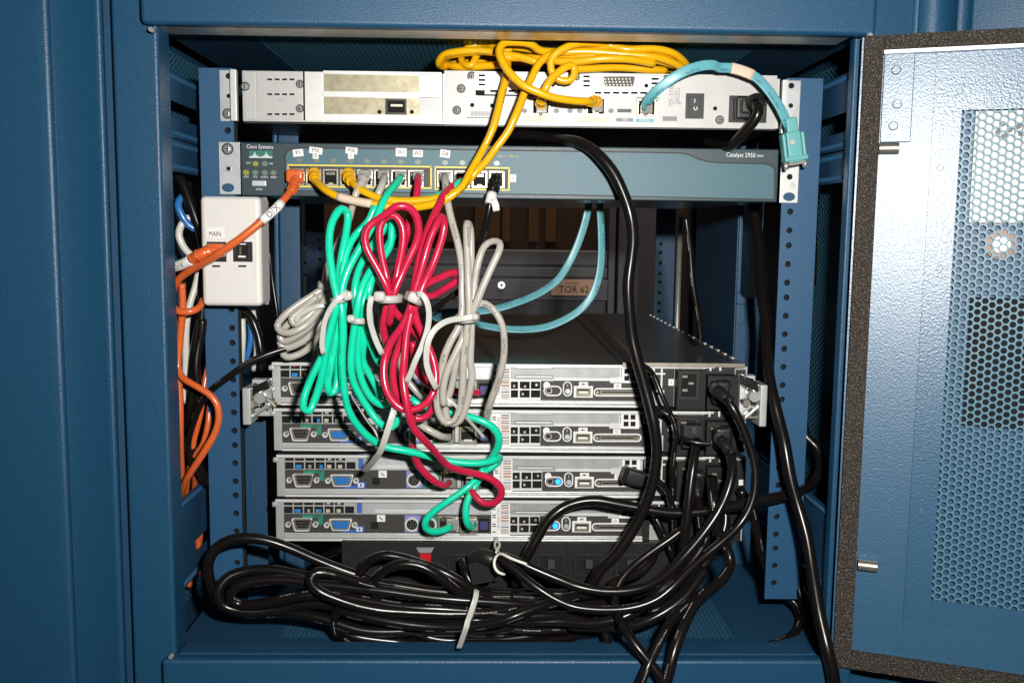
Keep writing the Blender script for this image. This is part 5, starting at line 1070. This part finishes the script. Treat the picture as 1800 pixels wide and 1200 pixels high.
b = B(); c = U(1116, 838, -.01); b.obox(c, Vector((.0085, 0, -.0025)), (0, .006, 0), Vector((.0022, 0, .0062)), 'black_plastic'); b.obox(c+Vector((-.009, -.001, .0028)), Vector((.0022, 0, -.0006)), (0, .007, 0), Vector((.0022, 0, .0072)), 'black_plastic')
b.build('video_plug', None, 'black molded plug head in front of the third server', 'plug', bevel=.003)
cord(3.0, [[(1130,838,-8),(1150,842,-20),(1172,860,-20),(1184,900,-18),(1186,950,-14)], [(1150,905,-10),(1162,930,-14),(1176,960,-14),(1186,985,-12)]], 'thin black cable from the molded plug at the third server')
b = B(); c = U(850, 992, -.04); 
b.tube(spline(W([(832,985,-34),(845,978,-38),(866,984,-42),(876,1000,-40)]), .003), .007, 'black_plastic', n=16); b.obox(U(846, 1000, -.036), (.009, 0, .002), (0, .008, 0), (-.002, 0, .009), 'black_plastic'); pl = b.build('power_plug', None, 'black molded plug lying at the front of the power strip', 'plug', bevel=.002)
cord(3.6, [[(812,985,-20),(815,1000,-28),(822,1015,-32),(835,1035,-34),(870,1046,-36),(930,1050,-36)]], 'black cable with ribbed end in front of the power strip')
# the big coil in front of the floor
coil = []
random.seed(11)
cord(4.4, [[(1000,1045,-34),(900,1040,-34),(800,1040,-34),(700,1036,-34),(640,1016,-36),(600,1003,-38),(560,985,-40),(510,962,-42),(460,948,-44),(415,948,-46),(385,962,-48),(370,985,-50),(368,1010,-50),(374,1035,-48),(388,1058,-44),(420,1066,-40)]], 'black cable arching high at the left end of the coil')
def coilrun(turns, label, r=4.3, seedv=1):
    random.seed(seedv); P = []
    for t in turns: P += t
    return cord(r, [P], label)
coilrun([[(1068,1060,-30),(960,1050,-40),(850,1046,-44),(700,1030,-46),(600,1020,-46),(540,1010,-46),(480,1002,-46),(430,1006,-48),(400,1018,-52),(385,1040,-56),(392,1062,-56),(430,1072,-54),(490,1070,-52),(550,1062,-54),(640,1070,-58),(760,1084,-58),(880,1090,-54),(980,1092,-48),(1060,1090,-36)],
         [(1075,1070,-20),(1040,1056,-24),(940,1062,-52),(850,1058,-58),(740,1046,-60),(640,1036,-60),(560,1024,-58),(500,1018,-58),(440,1024,-60),(412,1036,-62),(404,1052,-62),(420,1062,-60),(480,1054,-62),(540,1046,-64),(620,1052,-64),(720,1066,-66),(840,1076,-64),(960,1082,-56),(1040,1080,-44)]],
        'black power cable wound through the upper turns of the coil')
coilrun([[(1060,1100,-20),(960,1098,-36),(860,1104,-50),(740,1110,-54),(640,1106,-56),(560,1086,-54),(500,1078,-50),(430,1074,-46),(396,1064,-44),(382,1046,-42),(394,1024,-40),(430,1014,-38),(500,1012,-36),(580,1026,-36),(660,1060,-38),(760,1120,-44),(860,1124,-40),(980,1112,-30)],
         [(1040,1116,-16),(1000,1128,-24),(900,1132,-34),(800,1134,-40),(700,1130,-44),(630,1118,-46),(596,1098,-46),(588,1078,-44),(600,1064,-42)]],
        'black power cable wound through the lower turns of the coil', seedv=3)
cord(4.2, [[(600,1125,-40),(590,1105,-52),(588,1084,-58),(596,1070,-62),(620,1078,-66),(680,1092,-70),(760,1100,-72),(813,1101,-74),(850,1098,-76),(880,1092,-78),(902,1084,-78),(935,1070,-74),(968,1058,-68),(1000,1048,-58),(1040,1044,-46),(1070,1040,-40)]], 'black cable crossing the front of the coil and rising to the right')
cord(4.2, [[(690,1036,-50),(640,1024,-62),(600,1012,-68),(570,1006,-72),(552,1010,-74),(548,1024,-76),(560,1038,-76),(590,1052,-76),(640,1066,-74),(700,1074,-72),(780,1080,-68),(860,1074,-62),(940,1060,-50),(1000,1050,-40)]], 'black cable with a hairpin turn left of the middle of the coil')
cord(4.2, [[(650,1040,-50),(658,1018,-58),(676,1000,-64),(702,991,-66),(730,994,-66),(756,1006,-66),(784,1024,-64),(812,1042,-60),(840,1050,-52),(900,1052,-44)], [(628,1012,-38),(648,988,-40),(672,978,-42),(706,981,-42),(745,992,-44),(785,1006,-46),(818,1026,-46),(840,1046,-44)]], 'black cable humped above the coil in front of the power strip')
cord(4.0, [[(610,1120,-20),(640,1134,-34),(700,1140,-44),(780,1136,-50),(860,1132,-50),(940,1128,-40),(1010,1118,-28)], [(590,1092,-36),(596,1114,-40),(616,1130,-42),(650,1144,-44),(700,1156,-40)]], 'black cable lying lowest under the coil just behind the sill')
cord(4.0, [[(1000,1072,-40),(1040,1078,-46),(1058,1092,-50),(1067,1112,-52),(1066,1136,-50),(1060,1160,-48)], [(1074,1050,-48),(1073,1034,-50),(1084,1020,-50),(1104,1014,-48),(1130,1004,-44),(1146,986,-40),(1150,970,-30)]], 'black cable turning down at the right end of the coil')
cord(4.2, [[(1196,985,-44),(1170,1030,-58),(1130,1064,-64),(1090,1086,-66),(1040,1096,-62),(990,1092,-56),(930,1090,-54),(860,1086,-52)], [(1240,1000,-50),(1200,1050,-62),(1150,1084,-66),(1110,1100,-64),(1060,1104,-58),(1000,1100,-50)]], 'black cable with white print sweeping from the right plugs into the coil')
cord(3.6, [[(560,985,30),(575,975,24),(590,968,16),(606,966,8)]], 'short black cable entering the left end of the power strip')
cord(4.2, [[(700,1048,-40),(760,1052,-44),(830,1060,-46),(900,1066,-46),(980,1070,-40),(1040,1064,-30)], [(640,1090,-46),(700,1080,-48),(800,1090,-50),(900,1104,-46),(1000,1106,-38)]], 'black cable filling the middle of the coil')
cord(4.2, [[(620,1060,-20),(680,1098,-30),(760,1116,-36),(860,1112,-36),(940,1100,-30),(1020,1082,-20)]], 'black cable low in the middle of the coil, behind the clear tie')
cord(4.2, [[(600,1100,-24),(640,1122,-30),(720,1122,-34),(820,1120,-34),(920,1118,-30),(1010,1098,-22),(1060,1076,-16)]], 'black cable at the bottom of the coil, behind the front strands')
cord(4.0, [[(640,1044,-20),(700,1060,-24),(800,1068,-26),(900,1082,-26),(1000,1088,-22),(1070,1080,-16)]], 'black cable deep in the centre of the coil')
cord(4.0, [[(560,1040,-28),(620,1046,-34),(700,1060,-38),(790,1056,-40),(880,1058,-38),(960,1072,-34),(1040,1072,-26)]], 'black cable in the upper middle of the coil, under the hairpin turn')
cord(4.2, [[(1250,890,-16),(1246,930,-20),(1228,970,-26),(1200,1004,-32),(1160,1030,-36),(1110,1046,-36)]], 'black cable hanging behind the bowed ones at the lower right of the servers')
cord(4.2, [[(1272,880,-14),(1276,920,-20),(1262,958,-26),(1236,992,-34),(1206,1030,-40),(1180,1060,-44),(1140,1076,-44)]], 'black cable hanging outermost behind the lowest power plugs')
# ---------------------------------------------------------------- cable ties
def tie(label, x, y, w, Y, depth, ang, tail=None, head=None, tw=1.9, hs=4.0, m='tie_white'):
    pm = PM(Y/1000); c = U(x, y, Y/1000); a = w/2/pm; d = depth/1000/2
    t = thing('cable_tie', c, label, 'cable tie', 'white cable ties on the bundles')
    r = Vector((math.cos(ang), 0, math.sin(ang))); upv = Vector((-math.sin(ang), 0, math.cos(ang))); P = [c + r*(a*math.cos(q)) + Vector((0, -d*math.sin(q), 0)) for q in [2*math.pi*i/36 for i in range(37)]]
    b = B()
    for i in range(36):
        p0, p1 = P[i], P[i+1]; o0 = (p0-c).normalized()*.0006; o1 = (p1-c).normalized()*.0006; h = upv*(tw/1000)
        k = b.add([p0-h, p1-h, p1+h, p0+h, p0-h+o0, p1-h+o1, p1+h+o1, p0+h+o0])
        for q in ((4,5,6,7),(3,2,1,0),(0,1,5,4),(2,3,7,6)): b.face([k+j for j in q], m, True)
    b.build('band', t)
    if head:
        hs = hs*.82; hc = U(head[0], head[1], (Y-depth/2-2)/1000); b = B(); b.obox(hc, r*(hs/1000), (0, .0028, 0), upv*(hs*.9/1000), m); b.build('head', t, bevel=.0026, seg=4)
    if tail:
        b = B(); b.tube(spline(W(tail), .003), 1, m, n=14, flat=(tw*.78/1000, .0006), wdir=(0.25, -1, .15)); b.build('tail', t)
    return t
tie('white tie round the left green bundle, its tail curving down to the left', 601, 525, 36, -77, 26, .28, [(612,512,-93),(602,520,-97),(590,530,-98),(579,546,-96),(571,565,-94),(567,590,-92),(566,608,-90),(569,622,-88)], (611, 520), 2.6, 4.8)
tie('small white tie round the lower, inner green bundle', 633, 562, 34, -66, 26, 0, None, (617, 560), 2.3, 4.2)
tie('white tie round the left red bundle, with a round head on its left side', 685, 524, 44, -78, 30, 0, [(654,520,-96),(650,536,-96),(650,560,-94),(656,585,-90),(664,606,-88),(672,622,-86)], (667, 521), 2.8, 5.4)
tie('white tie round the right red bundle, its tail arching over the red loops', 729, 524, 34, -86, 28, -.4, [(732,517,-104),(742,518,-106),(750,530,-106),(754,550,-104),(752,575,-102),(748,590,-102),(740,612,-102),(730,634,-102),(720,660,-98),(714,672,-96)], (727, 523), 2.8, 5.6)
tie('white tie round the tall grey bundle, its tail looping left over the red cables', 822, 558, 40, -72, 34, .10, [(838,555,-92),(818,559,-93),(800,561,-96),(782,566,-102),(766,577,-106),(755,594,-108),(750,615,-108),(750,640,-106),(756,660,-104),(764,676,-100),(768,684,-96)], (835, 557), 2.9, 3.6)
tie('grey white tie at the top of the small grey fan of loops', 571, 502, 22, -14, 22, -.3, [(582,536,-30),(560,538,-32),(540,545,-32),(524,556,-32),(518,566,-32)], None, 2.6)
tie('long white tie tail hanging across the second and third servers', 700, 716, 20, -60, 24, .2, [(697,704,-78),(692,722,-84),(684,748,-86),(677,770,-84),(669,792,-78),(658,808,-66),(646,822,-50),(640,828,-40)], None, 3.2)
tie('thin pale tie showing behind the green loops at the second server', 616, 688, 10, -44, 14, .3, [(614,686,-40),(624,704,-40),(636,724,-38),(648,742,-36),(656,752,-34),(664,768,-34),(668,782,-34)], None, 1.1)
tie('pale tie tail poking out right of the grey bundle at the second server', 790, 706, 20, -56, 20, -.3, [(783,698,-66),(800,712,-66),(820,734,-50),(838,754,-36),(852,770,-28)], None, 1.7)
tie('translucent tie strapped across the front of the black coil', 828, 1068, 16, -60, 30, 0, [(838,1036,-76),(836,1050,-82),(829,1072,-86),(822,1092,-88),(820,1100,-90),(814,1118,-86),(806,1140,-78)], None, 2.9)
tw = rope('twist_tie', 'twist_white', 1.1, [[(873,944,-8),(871,956,-24),(873,964,-40),(876,972,-56),(870,978,-66),(867,988,-70),(870,999,-72),(877,1006,-72),(887,1009,-70)], [(876,972,-56),(884,974,-64),(896,980,-70),(912,986,-74),(926,991,-76)], [(872,946,-10),(877,958,-30),(873,970,-50)]], 'white twist tie hanging under the barcode label of the lowest server', 'twist tie')
# ================================================================ LIGHT, CAMERA, RENDER
w = bpy.data.worlds.new('World'); SC.world = w; w.use_nodes = True
w.node_tree.nodes['Background'].inputs[0].default_value = (0.55, 0.62, 0.75, 1); w.node_tree.nodes['Background'].inputs[1].default_value = 0.012
def lamp(name, loc, size, power, tgt, col, spread=None):
    l = bpy.data.lights.new(name, 'AREA'); l.shape = 'RECTANGLE'; l.size = size[0]; l.size_y = size[1]; l.energy = power; l.color = col
    o = bpy.data.objects.new(name, l); COL.objects.link(o); o.location = loc
    o.rotation_euler = (Vector(tgt)-Vector(loc)).to_track_quat('-Z', 'Y').to_euler(); return o
lamp('camera_flash', (0.080, -0.815, 0.072), (0.035, 0.02), 9.4, (0.07, 0, 0.04), (1.0, 0.99, 0.95))
lamp('room_light', (0.3, 1.1, 1.3), (1.2, 0.3), 12.0, (0.1, 1.4, -0.3), (1.0, 0.85, 0.7))
cd = bpy.data.cameras.new('camera'); co = bpy.data.objects.new('camera', cd); COL.objects.link(co); SC.camera = co
cd.sensor_width = 36; cd.lens = F/1800*36; cd.clip_start = 0.01; cd.clip_end = 50
Rm = Matrix((xw, yw, zw))     # rows: world axes in camera pixels -> world = Rm @ v
right = Rm @ Vector((1, 0, 0)); up = Rm @ Vector((0, -1, 0)); back = Rm @ Vector((0, 0, -1))
M = Matrix((right, up, back)).transposed().to_4x4(); M.translation = CAM; co.matrix_world = M
SC.render.engine = 'CYCLES'; SC.cycles.max_bounces = 6; SC.cycles.transparent_max_bounces = 12; SC.cycles.caustics_reflective = False; SC.cycles.caustics_refractive = False
SC.view_settings.view_transform = 'Standard'; SC.view_settings.look = 'None'; SC.view_settings.exposure = 0; SC.view_settings.gamma = 1
SC.render.resolution_x = 1024; SC.render.resolution_y = 682
